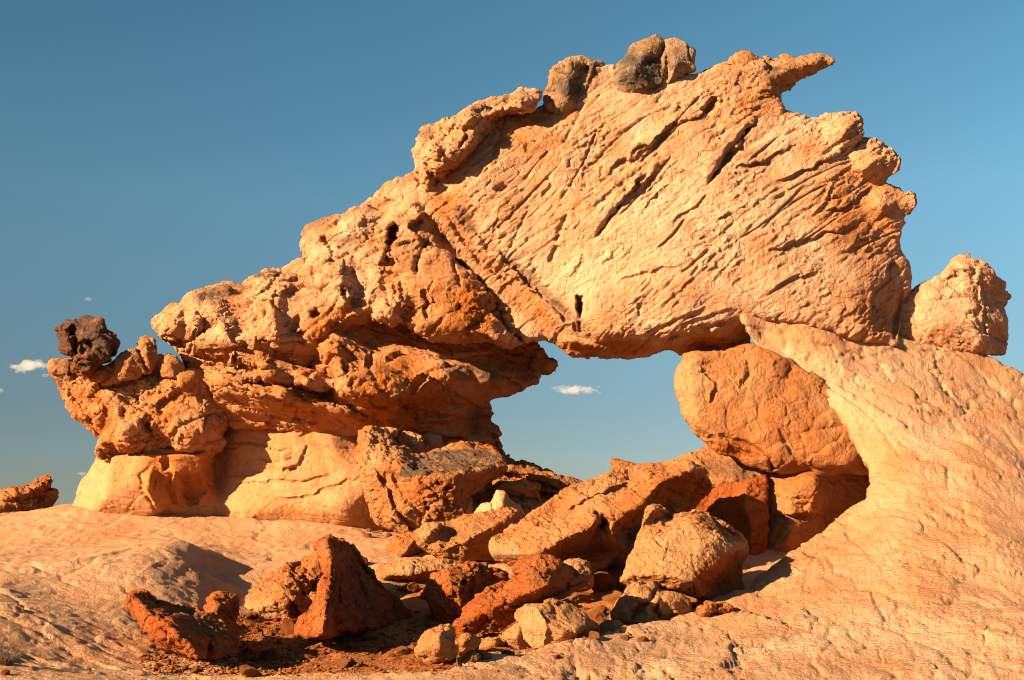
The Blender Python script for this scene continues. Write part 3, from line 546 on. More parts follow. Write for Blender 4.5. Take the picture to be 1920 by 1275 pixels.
sculpt('arch_underbelly', 11.25, [
 # hull shaped body under the shoulder: lit upper flank, undercut bottom
 dict(t=1.1, r=.07, sm=.05, rim=-.25, jag=1.6, o=[(540,640),(600,560),(700,540),(780,560),(860,600),(950,630),(1000,645),(1012,665),(1022,680),(1034,683),(1028,692),(1010,694),(1006,716),(985,722),(955,736),(920,745),(897,755),(840,790),(780,800),(700,790),(640,772),(600,740),(560,700)],
  l=[[(600,650,.42),(640,700,.42),(680,735,.42),(740,745,.36),(820,728,.22),(900,700,.0),(960,700,-.2)],[(620,745,.30),(680,770,.12),(760,780,-.1),(850,760,-.3)]], p=[(700,640,.0),(760,652,-.06),(850,668,-.1),(660,640,.2),(640,640,.38),(715,682,.34),(780,694,.30),(850,700,.26),(905,703,.14),(700,655,.12),(960,670,-.4),(1000,680,-.55)]),
 dict(t=.7, r=.1, rim=-.2, sm=.05, o=[(340,640),(420,620),(600,640),(720,700),(800,780),(740,815),(600,805),(440,800),(390,760),(350,700)], p=[(500,700,-.1),(600,740,-.1)]),
 dict(t=.9, r=.06, sm=.04, rim=-.3, jag=2, o=[(640,760),(720,770),(800,775),(880,755),(905,758),(925,775),(921,790),(934,800),(933,812),(917,818),(918,830),(880,828),(830,822),(780,812),(720,803),(680,798)], p=[(760,788,-.12),(850,790,-.3),(890,800,-.38)]),
 dict(t=.8, r=.06, sm=.04, rim=-.1, jag=1.2, o=[(380,690),(440,700),(500,712),(560,722),(620,742),(680,772),(700,790),(690,800),(640,790),(560,780),(500,776),(440,775),(400,762),(385,730)], l=[[(420,712,.32),(500,735,.36),(580,752,.34),(650,778,.22)]], p=[(440,760,-.05),(540,772,.0)]),
 dict(t=.5, r=.04, sm=.02, rim=.1, jag=2, o=[(500,712),(560,722),(590,740),(570,765),(520,768),(498,745)], p=[(530,738,.45)]),
 dict(t=.6, r=.04, sm=.02, rim=.12, jag=2, o=[(575,620),(612,618),(640,650),(655,690),(640,720),(605,700),(585,660)], p=[(612,660,.46)]),
 dict(t=.5, r=.05, sm=.02, rim=-.35, jag=2.5, o=[(890,760),(912,762),(925,776),(920,792),(934,802),(930,814),(905,815),(885,800)], p=[(908,785,-.2)]),
 ], M_ARCH, vox=.0115, seed=19, base=.75, tamp=.25, parent=ARCH,
 feats=[('ledge', [(600,740),(660,765),(730,770),(800,760)], 12, .03), ('ledge', [(880,770),(800,775),(720,760),(650,745)], 12, .05), ('ledge', [(860,790),(790,792),(720,790)], 8, .04), ('crack', [(640,680),(670,700),(655,730)], 4, .06), ('crack', [(700,660),(690,690),(710,720)], 5, .08),
  ('crack', [(590,650),(580,690),(600,720)], 5, .08), ('ledge', [(1000,700),(960,706),(915,704)], 8, .04), ('ledge', [(560,752),(500,742),(440,728),(400,712)], 14, .05), ('hole', [(640,690),(652,684),(660,700),(648,712)], 5, .08), ('crack', [(770,740),(785,715),(800,700)], 5, .07),
  ('ledge', [(940,660),(980,668),(1010,682)], 8, .05), ('crack', [(430,735),(440,750),(470,765)], 4, .05)],
 cfg=dict(big=.04, bigs=.4, bed=(.1, .25, .95), step=.030, beds=.12, crk=.026, crks=.4, mid=.005, len=1.5, fine=.008),
 tint=[(800,780,160,40,0,.2),(500,740,120,30,8,.1),(600,660,50,60,0,.1)], var=[(880,700,60,18,10,.6),(960,690,80,40,0,.45),(910,790,40,30,0,.6),(700,690,60,40,0,.25)])  # the shadowed right portion is painted darker as well

sculpt('arch_head', 11.4, [
 dict(t=1.0, r=.07, sm=.04, rim=-.12, jag=1.6, o=[(93,700),(96,682),(112,671),(135,668),(160,690),(190,685),(215,678),(250,668),(300,674),(350,690),(400,696),(430,720),(435,770),(410,840),(395,850),(300,850),(195,850),(187,818),(168,803),(145,780),(122,752),(108,718)],
  p=[(150,720,.14),(200,730,.22),(250,700,.12),(300,720,.2),(370,720,.2),(220,790,.26),(300,790,.25),(380,800,.3),(260,840,.2),(350,840,.22)]),
 dict(t=.6, r=.05, sm=.03, rim=.05, jag=1.2, o=[(200,800),(225,775),(255,768),(275,780),(295,805),(280,840),(230,845),(205,838)], l=[[(225,800,.36),(262,790,.36),(285,815,.18)]], p=[(235,830,.36)]),
 dict(t=.6, r=.05, sm=.03, rim=.05, jag=1.2, o=[(300,835),(310,810),(335,785),(355,780),(370,820),(372,842),(330,848)], p=[(335,815,.36)]),
 dict(t=.6, r=.05, sm=.03, rim=.05, jag=1.2, o=[(355,775),(380,765),(398,790),(400,825),(390,850),(370,845),(360,815)], p=[(378,805,.38)]),
 dict(t=.6, r=.06, sm=.03, rim=.0, jag=1.2, o=[(270,700),(330,690),(385,700),(380,735),(330,760),(280,770),(250,745)], p=[(310,725,.3),(350,720,.32)]),
 dict(t=.6, r=.05, sm=.02, rim=-.05, jag=2, o=[(93,698),(98,680),(120,672),(140,680),(148,710),(135,735),(112,722)], p=[(122,700,.15)]),
 dict(t=.6, r=.035, sm=.02, rim=.0, jag=1, o=[(130,735),(175,725),(215,750),(230,790),(210,820),(185,812),(150,780)], p=[(185,770,.28)]),
 dict(t=.5, r=.03, sm=.02, rim=.0, jag=1, o=[(190,820),(205,815),(210,845),(200,862),(188,850)], p=[(198,838,.15)]),
 ], M_ARCH, vox=.0105, seed=23, base=.6, tamp=.28, parent=ARCH,
 feats=[('ledge', [(275,703),(240,712),(200,722),(185,722)], 10, .08), ('ledge', [(345,720),(320,745),(280,762)], 14, .06), ('hole', [(135,742),(150,740),(148,752),(138,755)], 5, .12), ('crack', [(200,722),(230,745),(265,765),(290,790)], 4, .05), ('hole', [(258,785),(280,790),(292,805),(275,812),(262,800)], 6, .10),
  ('crack', [(150,750),(160,780),(178,800)], 3, .04), ('ledge', [(400,842),(340,842),(280,842),(205,846)], 10, .03), ('crack', [(140,690),(142,720),(150,740)], 4, .05), ('crack', [(365,700),(372,730),(380,760)], 4, .04), ('crack', [(265,760),(250,740),(255,725)], 3, .04)],
 cfg=dict(big=.05, bigs=.35, bed=(-.5, .2, .8), step=.026, beds=.12, crk=.022, crks=.3, mid=.008, fine=.008), tint=[(170,770,60,40,40,.3),(330,800,80,40,0,.1),(300,710,60,25,0,-.15)], var=[(115,700,26,30,0,.6),(150,680,30,14,0,.4)])

sculpt('arch_base_wall', 11.7, [
 dict(t=1.3, r=.05, sm=.03, tp=.1, rim=.0, jag=.8, o=[(120,1010),(143,935),(152,912),(168,885),(183,865),(190,850),(192,820),(260,800),(340,800),(392,800),(400,860),(398,900),(420,930),(420,1030),(260,1030)],
  l=[[(205,860,.3),(200,900,.36),(190,940,.4)],[(280,850,.42),(270,900,.42),(290,950,.36)],[(385,800,.5),(388,850,.42),(380,890,.3),(400,930,.12)]], p=[(330,850,.48),(330,900,.35),(330,940,.2)]),
 dict(t=1.2, r=.05, sm=.05, tp=.1, rim=-.1, jag=.5, o=[(380,770),(440,765),(520,768),(600,778),(680,792),(715,820),(740,900),(740,1040),(600,1040),(400,1020),(370,950),(380,850)],
  l=[[(420,780,-.2),(418,850,-.2),(412,900,-.15),(400,940,-.02)],[(435,785,.02),(440,850,.0),(430,900,.02),(415,945,.12)]], p=[(520,800,.15),(520,870,.18),(520,950,.3),(620,810,.2),(640,870,.28),(640,960,.4),(700,900,.3),(480,960,.28)]),
 dict(t=.5, r=.05, sm=.03, rim=-.55, o=[(680,780),(760,770),(860,790),(930,800),(950,880),(900,960),(700,960)], p=[(800,840,-.5)]),
 dict(t=.5, r=.05, sm=.03, rim=.15, jag=1, o=[(520,772),(570,776),(640,790),(680,798),(670,812),(600,812),(540,806),(515,795)], p=[(580,794,.34)]),
 dict(t=.6, r=.05, sm=.03, rim=.2, jag=.6, o=[(260,860),(300,850),(310,900),(300,950),(270,950),(255,920)], p=[(280,900,.58)]),
 ], M_WALL, vox=.0125, seed=29, base=.5, tamp=.22, parent=ARCH,
 feats=[('ledge', [(420,835),(470,832),(530,850),(560,840)], 10, .03), ('ledge', [(640,880),(580,900),(500,902),(420,905)], 14, .025), ('ledge', [(690,890),(640,905),(580,930),(500,940)], 14, .02), ('hole', [(540,876),(555,872),(560,882),(545,884)], 4, .04), ('hole', [(540,800),(555,798),(552,806),(542,806)], 4, .05),
  ('crack', [(205,850),(280,845),(340,848),(395,842)], 3, .04), ('ledge', [(560,795),(575,810),(560,820)], 8, .03), ('ledge', [(580,830),(560,870),(520,885)], 10, .03), ('hole', [(262,885),(290,880),(300,905),(290,945),(270,930)], 10, -.06), ('ledge', [(300,955),(275,930),(268,895),(285,870)], 14, .08), ('ledge', [(335,950),(318,910),(322,880)], 12, .07),
  ('crack', [(350,880),(345,910),(360,950)], 8, .06), ('hole', [(300,862),(318,858),(322,878),(306,884)], 6, .07), ('hole', [(340,890),(375,885),(385,920),(370,945),(345,930)], 10, .10), ('crack', [(190,845),(196,862)], 5, .08), ('ledge', [(470,860),(520,870),(560,862)], 8, .02)],
 cfg=dict(big=.03, bigs=.5, bed=(.1, 0, 1), step=.008, beds=.10, crk=.008, crks=.4, mid=.006, fine=.0025), tint=[(330,880,70,80,0,.45),(400,860,30,90,0,.35),(640,920,120,60,0,-.2),(170,920,40,40,0,-.15),(540,800,100,16,0,.15)])
# ------------------------------------------------------------------ boulders: label, base point that meets the ground, pieces
PILE = 'fallen boulders heaped under the arch'
TOP = 'boulders perched on top of the arch'
SM = dict(big=.012, step=.008, beds=.06, crk=.010, crks=.16, mid=.008, fine=.005)

def B(*a, tint0=.5, **k):      # tint0: base rust colour of the rock
    base_pt = k.pop('base', None); k['base_pt'] = base_pt; return boulder2(*a, tint0=tint0, **k)
def boulder2(name, label, o, base_pt=None, tint0=.5, **k):
    Y = k.pop('Y', None)
    if Y is None: Y = ground_hit(*base_pt) + .04
    p = k.pop('p', ()); l = k.pop('l', ()); t = k.pop('t', .5); r = k.pop('r', .04); rim = k.pop('rim', 0.); tp = k.pop('tp', .3); sm = k.pop('sm', .015); jag = k.pop('jag', 1.)
    cat = k.pop('cat', 'boulder'); group = k.pop('group', None); mat = k.pop('mat', M_BOULD); vox = k.pop('vox', .0085); extra = k.pop('extra', ())
    r *= .5; sm = min(sm * .6, .02); auto = k.pop('auto', .09)
    pcs = [dict(o=o, p=p, l=l, t=t, r=r, rim=rim, tp=tp, sm=sm, jag=jag, grow=.006, auto=auto)] + [dict(dict(t=t * .8, r=r, rim=rim, tp=tp, sm=sm, jag=jag, auto=auto), **e) for e in extra]
    c = dict(big=.012, bigs=.3, step=.013, beds=.12, crk=.010, crks=.34, mid=.006, fine=.006, bed=(.3, .2, .9)); c.update(k.pop('cfg', None) or {})
    k.setdefault('seed', 40 + len(bpy.data.objects))
    return tag(sculpt(name, Y, pcs, mat, vox=vox * max(1, Y / 8.5), cfg=c, base=tint0, **k), label, cat, group)

B('boulder', 'big orange egg shaped boulder wedged under the right end of the arch on a pillar', Y=10.75, t=1.0, r=.07, tp=.25, sm=.03, vox=.0075, seed=41, tint0=.5, tamp=.2,
 o=[(1267,715),(1270,690),(1280,668),(1300,660),(1360,660),(1415,645),(1490,680),(1560,720),(1620,760),(1665,830),(1670,884),(1600,888),(1560,889),(1500,886),(1440,885),(1400,870),(1350,845),(1330,835),(1303,812),(1276,775),(1265,745)],
 l=[[(1298,672,.28),(1292,730,.36),(1306,790,.38),(1345,822,.42),(1420,846,.46),(1470,866,.46),(1590,872,.44)]], p=[(1400,700,.34),(1450,760,.42),(1500,800,.45)],
 feats=[('crack', [(1345,815),(1400,835),(1440,858)], 5, .07), ('hole', [(1432,848),(1448,856),(1458,880),(1446,882)], 5, .12), ('ledge', [(1500,870),(1540,850),(1590,810)], 18, .03), ('crack', [(1400,675),(1405,700),(1390,725)], 5, .07), ('crack', [(1330,815),(1342,835)], 5, .06),
        ('crack', [(1460,800),(1480,840),(1520,880)], 3, .03), ('ledge', [(1310,680),(1340,720),(1330,760)], 14, .03)],
 cfg=dict(big=.03, step=.014, crk=.014, crks=.55, beds=.3, mid=.003, fine=.005), auto=.16, tint=[(1290,720,30,70,0,-.5),(1400,850,90,24,14,.25),(1500,830,80,50,30,.15)])
B('rock_pillar', 'stubby orange rock pillar holding up the egg shaped boulder', cat='rock pillar', Y=10.7, t=.8, r=.05, tp=.1, sm=.03, seed=43, tint0=.5, mat=M_BOULD,
 o=[(1430,893),(1470,884),(1540,882),(1600,884),(1650,884),(1650,930),(1600,960),(1570,990),(1540,1020),(1500,1060),(1440,1075),(1425,1050),(1436,980),(1432,930)],
 l=[[(1438,900,.1),(1440,960,.1),(1436,1040,.3)],[(1530,890,.42),(1535,930,.4),(1520,975,.3)],[(1552,890,.1),(1556,930,.05),(1545,975,.0)]], p=[(1480,930,.38),(1480,1010,.45),(1600,920,-.1)],
 feats=[('ledge', [(1540,968),(1490,966),(1442,974)], 14, .06), ('crack', [(1440,970),(1490,968),(1545,966)], 4, .05), ('crack', [(1450,930),(1480,938),(1510,932)], 3, .02)], cfg=dict(big=.02, step=.012, crk=.014, mid=.004, fine=.004))
B('boulder', 'square cream block standing alone on the slickrock slope at the far right', Y=11.45, t=.9, r=.08, sm=.04, seed=47, tint0=.35, mat=M_ARCH, jag=1.6,
 o=[(1676,610),(1684,566),(1703,548),(1735,528),(1765,515),(1775,500),(1787,484),(1805,479),(1835,487),(1850,495),(1862,505),(1864,519),(1885,530),(1889,555),(1881,575),(1890,600),(1889,645),(1880,662),(1840,672),(1760,668),(1700,656),(1674,640)],
 l=[[(1800,500,.3),(1830,540,.3),(1835,600,.35),(1845,650,.25)]], p=[(1740,560,.3),(1740,620,.35),(1865,560,.05),(1870,630,.05)],
 feats=[('ledge', [(1848,640),(1842,590),(1838,545),(1825,500)], 16, .05), ('crack', [(1838,520),(1845,560),(1848,630)], 4, .05), ('hole', [(1785,505),(1800,503),(1802,520),(1790,522)], 5, .05)], cfg=dict(big=.015, step=.014, crk=.018, crks=.5, mid=.003, fine=.007))
B('loose_stone', 'tiny upright pebble on top of the square cream block', cat='stone', Y=11.4, t=.05, r=.005, sm=.005, vox=.003, o=[(1812,482),(1813,476),(1817,474),(1819,482)], cfg=dict(big=0, step=0, crk=0, mid=0, fine=.001))
B('boulder', 'dark round boulder, the left one of those perched on top of the arch', group=TOP, Y=11.25, t=.6, r=.07, mat=M_DARK, tint0=.35, seed=51, jag=1.5,
 o=[(1024,180),(1030,150),(1040,130),(1070,112),(1095,108),(1110,118),(1132,118),(1125,150),(1115,175),(1080,205),(1045,212),(1022,205)], p=[(1065,150,.32),(1100,150,.15),(1060,185,.3)], var=[(1070,165,30,24,0,.9),(1110,130,20,10,0,.8)],
 feats=[('ledge', [(1110,120),(1098,155),(1085,185)], 12, -.06)], cfg=dict(mid=.006, step=.022, crk=.02))
B('boulder', 'largest dark boulder at the very top of the arch with a pale tip', group=TOP, Y=11.3, t=.8, r=.06, mat=M_DARK, tint0=.3, seed=53, jag=1.5,
 o=[(1150,150),(1160,122),(1172,105),(1190,84),(1210,76),(1230,66),(1245,78),(1262,76),(1280,80),(1300,98),(1298,118),(1300,130),(1285,140),(1260,160),(1240,168),(1200,176),(1165,172)],
 l=[[(1215,90,.25),(1190,130,.42),(1200,165,.32)],[(1245,82,.12),(1240,110,.18),(1225,160,.32)],[(1262,90,.2),(1268,120,.32),(1255,155,.25)]],
 vox=.0065, feats=[('crack', [(1248,80),(1240,100),(1232,112),(1205,120)], 5, .08), ('crack', [(1250,100),(1252,130),(1245,165)], 4, .06), ], var=[(1195,130,46,40,0,1.),(1270,110,26,26,0,.5)], tint=[(1235,160,50,14,0,.6)], cfg=dict(mid=.003, step=.016, crk=.014, crks=.6))
B('boulder', 'tan humped boulder on the arch top beside the pointed slab', group=TOP, Y=11.35, t=.55, r=.05, tint0=.3, seed=57, jag=1.5,
 o=[(1280,165),(1305,140),(1340,128),(1365,118),(1380,100),(1405,97),(1422,108),(1424,125),(1410,150),(1385,170),(1330,178),(1290,178)], p=[(1395,125,.22),(1330,155,.25),(1375,155,.3)], feats=[('crack', [(1368,118),(1375,140),(1368,165)], 4, .05)], var=[(1390,150,26,16,0,.6),(1300,160,20,12,0,.4)], cfg=dict(mid=.006, step=.022, crk=.02))
B('boulder', 'dark brown knobbly boulder balanced on the left head of the arch', group='stones perched on the left head', Y=11.25, t=.6, r=.05, mat=M_RED, tint0=.6, seed=59, jag=2.2, sm=.02,
 o=[(104,625),(105,612),(118,608),(128,600),(150,600),(165,597),(185,600),(200,612),(214,625),(221,645),(216,662),(200,672),(185,675),(165,690),(150,700),(138,694),(140,672),(128,668),(118,660),(115,645)],
 l=[[(118,615,.1),(128,650,.1)],[(135,605,.15),(140,640,.02),(145,690,.12)]], p=[(175,620,.3),(200,640,.25),(165,670,.28),(155,640,.18)], extra=[dict(o=[(130,635),(165,628),(200,640),(205,668),(170,690),(150,700),(140,690)], p=[(170,660,.4)], rim=.1)],
 feats=[('crack', [(138,605),(142,640),(140,670)], 5, .12), ('hole', [(145,640),(175,634),(180,660),(155,668)], 8, .10)], var=[(160,640,80,60,0,1.6)], cfg=dict(big=.02, bigs=.15, step=.022, crk=.02, mid=.016, fine=.008))
B('loose_stone', 'upright pointed rust stone on the left head of the arch', cat='stone', group='stones perched on the left head', Y=11.2, t=.3, r=.03, seed=60, tint0=.5, jag=2,
 o=[(255,660),(262,645),(272,633),(285,640),(292,655),(291,685),(285,702),(270,700),(262,680)], l=[[(270,640,.1),(275,665,.14),(283,695,.1)]], cfg=dict(mid=.02, step=.014))
B('loose_stone', 'tilted flat stone leaning between the dark knobbly boulder and the pointed stone', cat='stone', group='stones perched on the left head', Y=11.15, t=.3, r=.03, seed=61, tint0=.35, jag=1.5,
 o=[(196,718),(215,700),(222,672),(240,655),(255,652),(270,690),(275,700),(240,710)], p=[(235,690,.16)], cfg=dict(mid=.018, step=.014))
B('loose_stone', 'small rounded stone at the right end of the left head, by the notch', cat='stone', group='stones perched on the left head', Y=11.2, t=.3, r=.04, seed=62, tint0=.4, jag=1.5,
 o=[(300,690),(303,672),(315,664),(330,668),(342,682),(350,700),(330,708),(305,706)], p=[(318,680,.12)], cfg=dict(mid=.018))
B('loose_stone', 'orange blocky stone tucked against the foot of the dark knobbly boulder', cat='stone', group='stones perched on the left head', Y=11.1, t=.3, r=.03, seed=63, tint0=.75,
 o=[(162,700),(180,690),(205,682),(222,684),(212,705),(195,720),(175,715)], p=[(192,700,.1)])

B('boulder', 'big tilted brown boulder with a dark flat top below the overhang, left in the pile', group=PILE, base=(780,1000), Y=10.9, t=.9, r=.05, sm=.03, seed=67, tint0=.55, jag=1.6, vox=.0075,
 o=[(668,835),(672,812),(686,801),(720,804),(745,830),(775,850),(800,853),(835,838),(870,830),(915,832),(938,850),(946,880),(930,895),(905,905),(880,930),(892,965),(870,990),(820,995),(790,1004),(750,998),(720,985),(700,965),(686,930),(674,885)],
 l=[[(690,812,.25),(685,860,.3),(700,920,.35),(730,965,.35),(780,995,.3)],[(742,865,.48),(790,885,.62),(850,890,.62),(900,880,.5),(930,870,.3)],[(720,815,.15),(745,845,.2),(790,862,.05),(850,842,-.15),(915,838,-.3)],[(890,905,.3),(880,950,.45)]], p=[(800,940,.58),(760,960,.5),(715,870,.42),(850,960,.5)],
 feats=[('ledge', [(775,1000),(735,950),(715,900),(700,870)], 16, -.05), ('crack', [(735,885),(760,930),(800,975)], 5, .05), ('hole', [(840,905),(850,908),(846,918),(830,920)], 4, .08), ('hole', [(795,940),(802,942),(804,955),(797,952)], 3, .06), ('hole', [(818,898),(824,898),(824,908),(818,908)], 3, .06)],
 tint=[(720,840,50,40,50,-.35),(690,900,20,60,0,-.2),(820,920,90,30,0,.2)], var=[(830,868,95,24,-8,1.4),(900,855,40,20,0,.9),(770,885,30,10,0,.7)], cfg=dict(big=.025, step=.012, crk=.02, mid=.016, fine=.009))
B('boulder', 'long low dark ridge of rubble rock behind the brown boulder, against the sky', group=PILE, Y=11.9, t=.9, r=.05, sm=.03, seed=69, tint0=.6, jag=2, vox=.0075,
 o=[(880,835),(905,828),(938,832),(942,850),(960,865),(1000,872),(1030,885),(1088,903),(1120,925),(1100,970),(1000,990),(900,980),(870,900)], l=[[(930,850,.1),(980,885,.15),(1050,905,.15)],[(920,880,.0),(980,905,.02),(1060,925,.1)]],
 p=[(960,960,.3),(900,870,.1)], feats=[('ledge', [(1060,915),(1010,905),(960,890),(930,880)], 12, .08), ('ledge', [(1080,930),(1030,925),(980,918),(950,905)], 10, .08)], var=[(950,870,60,20,15,.5),(1060,905,40,12,10,.4)], cfg=dict(step=.02, crk=.025, mid=.024, fine=.009))
B('boulder', 'cream jumbled rock with a rounded top between the brown boulder and the long slab', group=PILE, Y=11.1, t=.6, r=.04, seed=71, tint0=.4, jag=1.5,
 o=[(920,935),(920,912),(935,903),(985,902),(1012,912),(1005,925),(1018,945),(1030,960),(1000,1000),(960,1000),(930,960)], l=[[(930,915,.2),(980,912,.2),(1005,918,.05)],[(930,935,.15),(975,935,.1)]], p=[(970,960,.3)],
 feats=[('crack', [(935,925),(950,935),(990,935),(1015,940)], 5, .08), ('ledge', [(1010,960),(985,950),(960,948)], 8, .05)], cfg=dict(mid=.006, step=.022, crk=.02))
B('boulder', 'pale smooth pointed stone shining at the foot of the cream jumbled rock', group=PILE, Y=10.6, t=.4, r=.05, seed=73, tint0=.1, mat=M_WALL,
 o=[(889,975),(892,955),(905,945),(920,942),(932,920),(945,922),(955,935),(975,945),(985,975),(970,1000),(900,1000)], p=[(915,960,.2),(942,945,.25),(960,970,.1)], feats=[('crack', [(922,940),(925,960),(915,975)], 3, .04)], cfg=dict(mid=.008, crk=.01, fine=.003))
B('boulder', 'flat dusty tilted slab with a dark right end, below the brown boulder', group=PILE, base=(830,1050), Y=10.0, t=.5, r=.03, seed=75, tint0=.6, jag=1.5, vox=.007,
 o=[(792,1000),(803,984),(850,978),(905,962),(950,955),(975,962),(992,985),(960,1005),(930,1030),(925,1052),(890,1048),(860,1062),(830,1052),(805,1035)], l=[[(830,1030,.42),(880,1010,.45),(930,985,.42),(960,965,.3)],[(870,1050,.3),(930,1015,.22),(980,985,.1)]], p=[(850,1000,.2)],
 extra=[dict(o=[(784,1000),(800,983),(825,985),(815,1010),(800,1030),(786,1020)], p=[(802,1005,.42)])], tint=[(800,1000,20,30,0,-.5)], var=[(880,990,70,16,-20,.3)], cfg=dict(step=.008, mid=.01))
B('boulder', 'longest slab in the pile, tilted up to the right, deep shade under its edge', group=PILE, base=(1060,1075), Y=9.75, t=.9, r=.04, sm=.02, seed=77, tint0=.5, jag=1.5, vox=.0075,
 o=[(918,1032),(925,1012),(940,1002),(985,972),(1030,940),(1070,915),(1105,902),(1140,890),(1190,878),(1240,868),(1290,866),(1318,880),(1332,908),(1322,930),(1300,955),(1265,962),(1215,1000),(1200,1035),(1160,1035),(1135,1060),(1100,1078),(1050,1066),(1000,1056),(960,1060),(930,1050)],
 l=[[(930,1035,.5),(1010,1040,.72),(1060,1010,.74),(1110,990,.72),(1128,960,.6),(1150,985,.62),(1200,950,.6),(1240,905,.45),(1300,880,.25)],[(1016,1048,.46),(1066,1019,.44),(1114,999,.40),(1136,970,.34)],[(1030,1058,.3),(1080,1045,.15),(1130,1020,.1)],[(1148,1012,.52),(1175,1036,.42),(1200,1030,.3)],[(1160,992,.25),(1208,958,.2),(1250,914,.1)],[(1175,1005,-.05),(1225,965,-.15),(1265,930,-.2)]],
 p=[(960,1010,.45),(1040,960,.32),(1100,920,.15),(1180,900,.15),(1250,880,.1),(1290,930,-.25),(1310,915,-.2),(1110,940,.42),(1030,1010,.64)],
 feats=[('crack', [(1115,955),(1128,975),(1136,1000)], 5, .10), ('ledge', [(1200,905),(1150,915),(1100,935),(1060,960)], 16, .04)], tint=[(940,1030,30,26,0,-.5),(1270,920,60,40,0,.35),(1080,1040,60,20,0,.2)], var=[(1100,900,90,14,-15,.3),(1080,1040,60,16,-20,.4)], cfg=dict(step=.010, mid=.012, crk=.014, fine=.008))  # facets in shade below the ridge painted darker; top band is varnish
B('loose_stone', 'small pointed rock on the skyline behind the longest slab', cat='stone', Y=10.9, t=.3, r=.02, seed=78, tint0=.8, o=[(1149,892),(1148,863),(1165,866),(1200,870),(1230,878),(1235,895),(1190,900)], p=[(1165,878,.06),(1200,885,.08)])
B('boulder', 'brown domed boulder right behind the top of the longest slab', group=PILE, Y=11.0, t=.7, r=.08, seed=79, tint0=.5, sm=.03,
 o=[(1262,880),(1275,858),(1310,846),(1330,834),(1385,850),(1445,870),(1460,900),(1430,925),(1390,925),(1330,925),(1290,905)], l=[[(1300,858,.15),(1340,850,.1)],[(1320,905,.4),(1370,900,.45),(1425,895,.35)]], var=[(1370,880,60,22,10,.6)])
B('boulder', 'dark red boulder in the shaded hollow left of the pillar', group=PILE, Y=10.5, t=.6, r=.05, seed=81, tint0=.9, mat=M_RED, sm=.02,
 o=[(1290,960),(1330,920),(1380,905),(1435,895),(1440,960),(1436,1040),(1410,1065),(1380,1050),(1340,1010)], l=[[(1400,905,.1),(1392,945,.3),(1410,985,.32),(1405,1040,.3)],[(1385,920,.0),(1370,960,.05)]], p=[(1330,960,-.1)])
B('boulder', 'cream sided block with a dark right face, in front of the pillar', group=PILE, base=(1320,1120), Y=8.95, t=.85, r=.02, sm=.008, seed=83, tint0=.25, jag=1.2, vox=.007,
 o=[(1165,1090),(1178,1058),(1192,1020),(1203,985),(1210,958),(1222,946),(1240,948),(1255,963),(1300,960),(1340,974),(1372,992),(1398,1015),(1408,1035),(1415,1075),(1412,1090),(1375,1112),(1338,1131),(1310,1120),(1270,1108),(1230,1102),(1190,1094)],
 l=[[(1225,955,.35),(1300,975,.42),(1350,1000,.45),(1376,1024,.4)],[(1280,1090,.75),(1300,1092,.72),(1345,1058,.55),(1376,1024,.4)],[(1250,958,.2),(1320,966,.15),(1398,1015,-.05)],[(1282,1094,.72),(1335,1128,.25),(1412,1085,-.35)],[(1180,1080,.6),(1240,1075,.72),(1280,1090,.75)]], p=[(1240,1020,.55),(1310,1040,.62),(1380,1070,-.12),(1408,1040,-.35),(1345,1100,.05)],
 feats=[('crack', [(1250,965),(1262,975),(1240,985)], 4, .04), ('ledge', [(1360,1010),(1320,985),(1290,968)], 12, .03)], tint=[(1360,1080,60,40,-30,.8),(1340,985,60,14,25,.4),(1240,1100,80,14,10,.4)], var=[(1350,990,60,12,28,.4),(1390,1050,26,18,0,.5)], cfg=dict(big=.012, step=.008, crk=.012, mid=.008, fine=.006))  # shade of the right facet painted in as a darker, rustier colour
B('boulder', 'broken cream stone split in two, propped under the cream sided block', group=PILE, base=(1240,1180), t=.5, r=.03, seed=87, tint0=.3, jag=1.5,
 o=[(1152,1150),(1160,1120),(1190,1097),(1225,1090),(1238,1104),(1262,1106),(1288,1126),(1292,1150),(1262,1160),(1240,1175),(1215,1186),(1192,1178),(1172,1165)], l=[[(1175,1150,.2),(1200,1120,.25),(1230,1100,.1)],[(1185,1170,.25),(1215,1140,.2),(1240,1125,.22)]], p=[(1260,1130,.2),(1215,1165,.3),(1270,1150,.15)],
 feats=[('crack', [(1232,1100),(1222,1125),(1195,1145),(1180,1170)], 5, .08), ('crack', [(1240,1160),(1228,1145),(1235,1130)], 4, .06)], cfg=dict(mid=.014))
B('boulder', 'small rough stone on the slope edge below the cream sided block', group=PILE, base=(1320,1157), Y=8.0, t=.15, r=.02, seed=89, tint0=.6, jag=2, vox=.006, o=[(1308,1150),(1310,1138),(1322,1130),(1338,1132),(1342,1145),(1330,1152),(1315,1158)], p=[(1322,1142,.06)], cat='stone')
B('boulder', 'rough little stone just right of the small rough stone on the slope edge', group=PILE, Y=8.0, t=.12, r=.02, seed=90, tint0=.6, jag=2, vox=.006, o=[(1338,1150),(1342,1136),(1352,1134),(1366,1142),(1362,1150)], p=[(1350,1142,.04)], cat='stone')
B('boulder', 'small wedge with a cream left face and dark right face at the slope edge', group=PILE, base=(1130,1204), Y=7.85, t=.25, r=.015, seed=91, tint0=.35, vox=.006, o=[(1124,1175),(1140,1168),(1160,1164),(1178,1178),(1180,1192),(1152,1198),(1130,1206)], l=[[(1152,1168,.12),(1152,1196,.16)]], p=[(1135,1185,.12)])
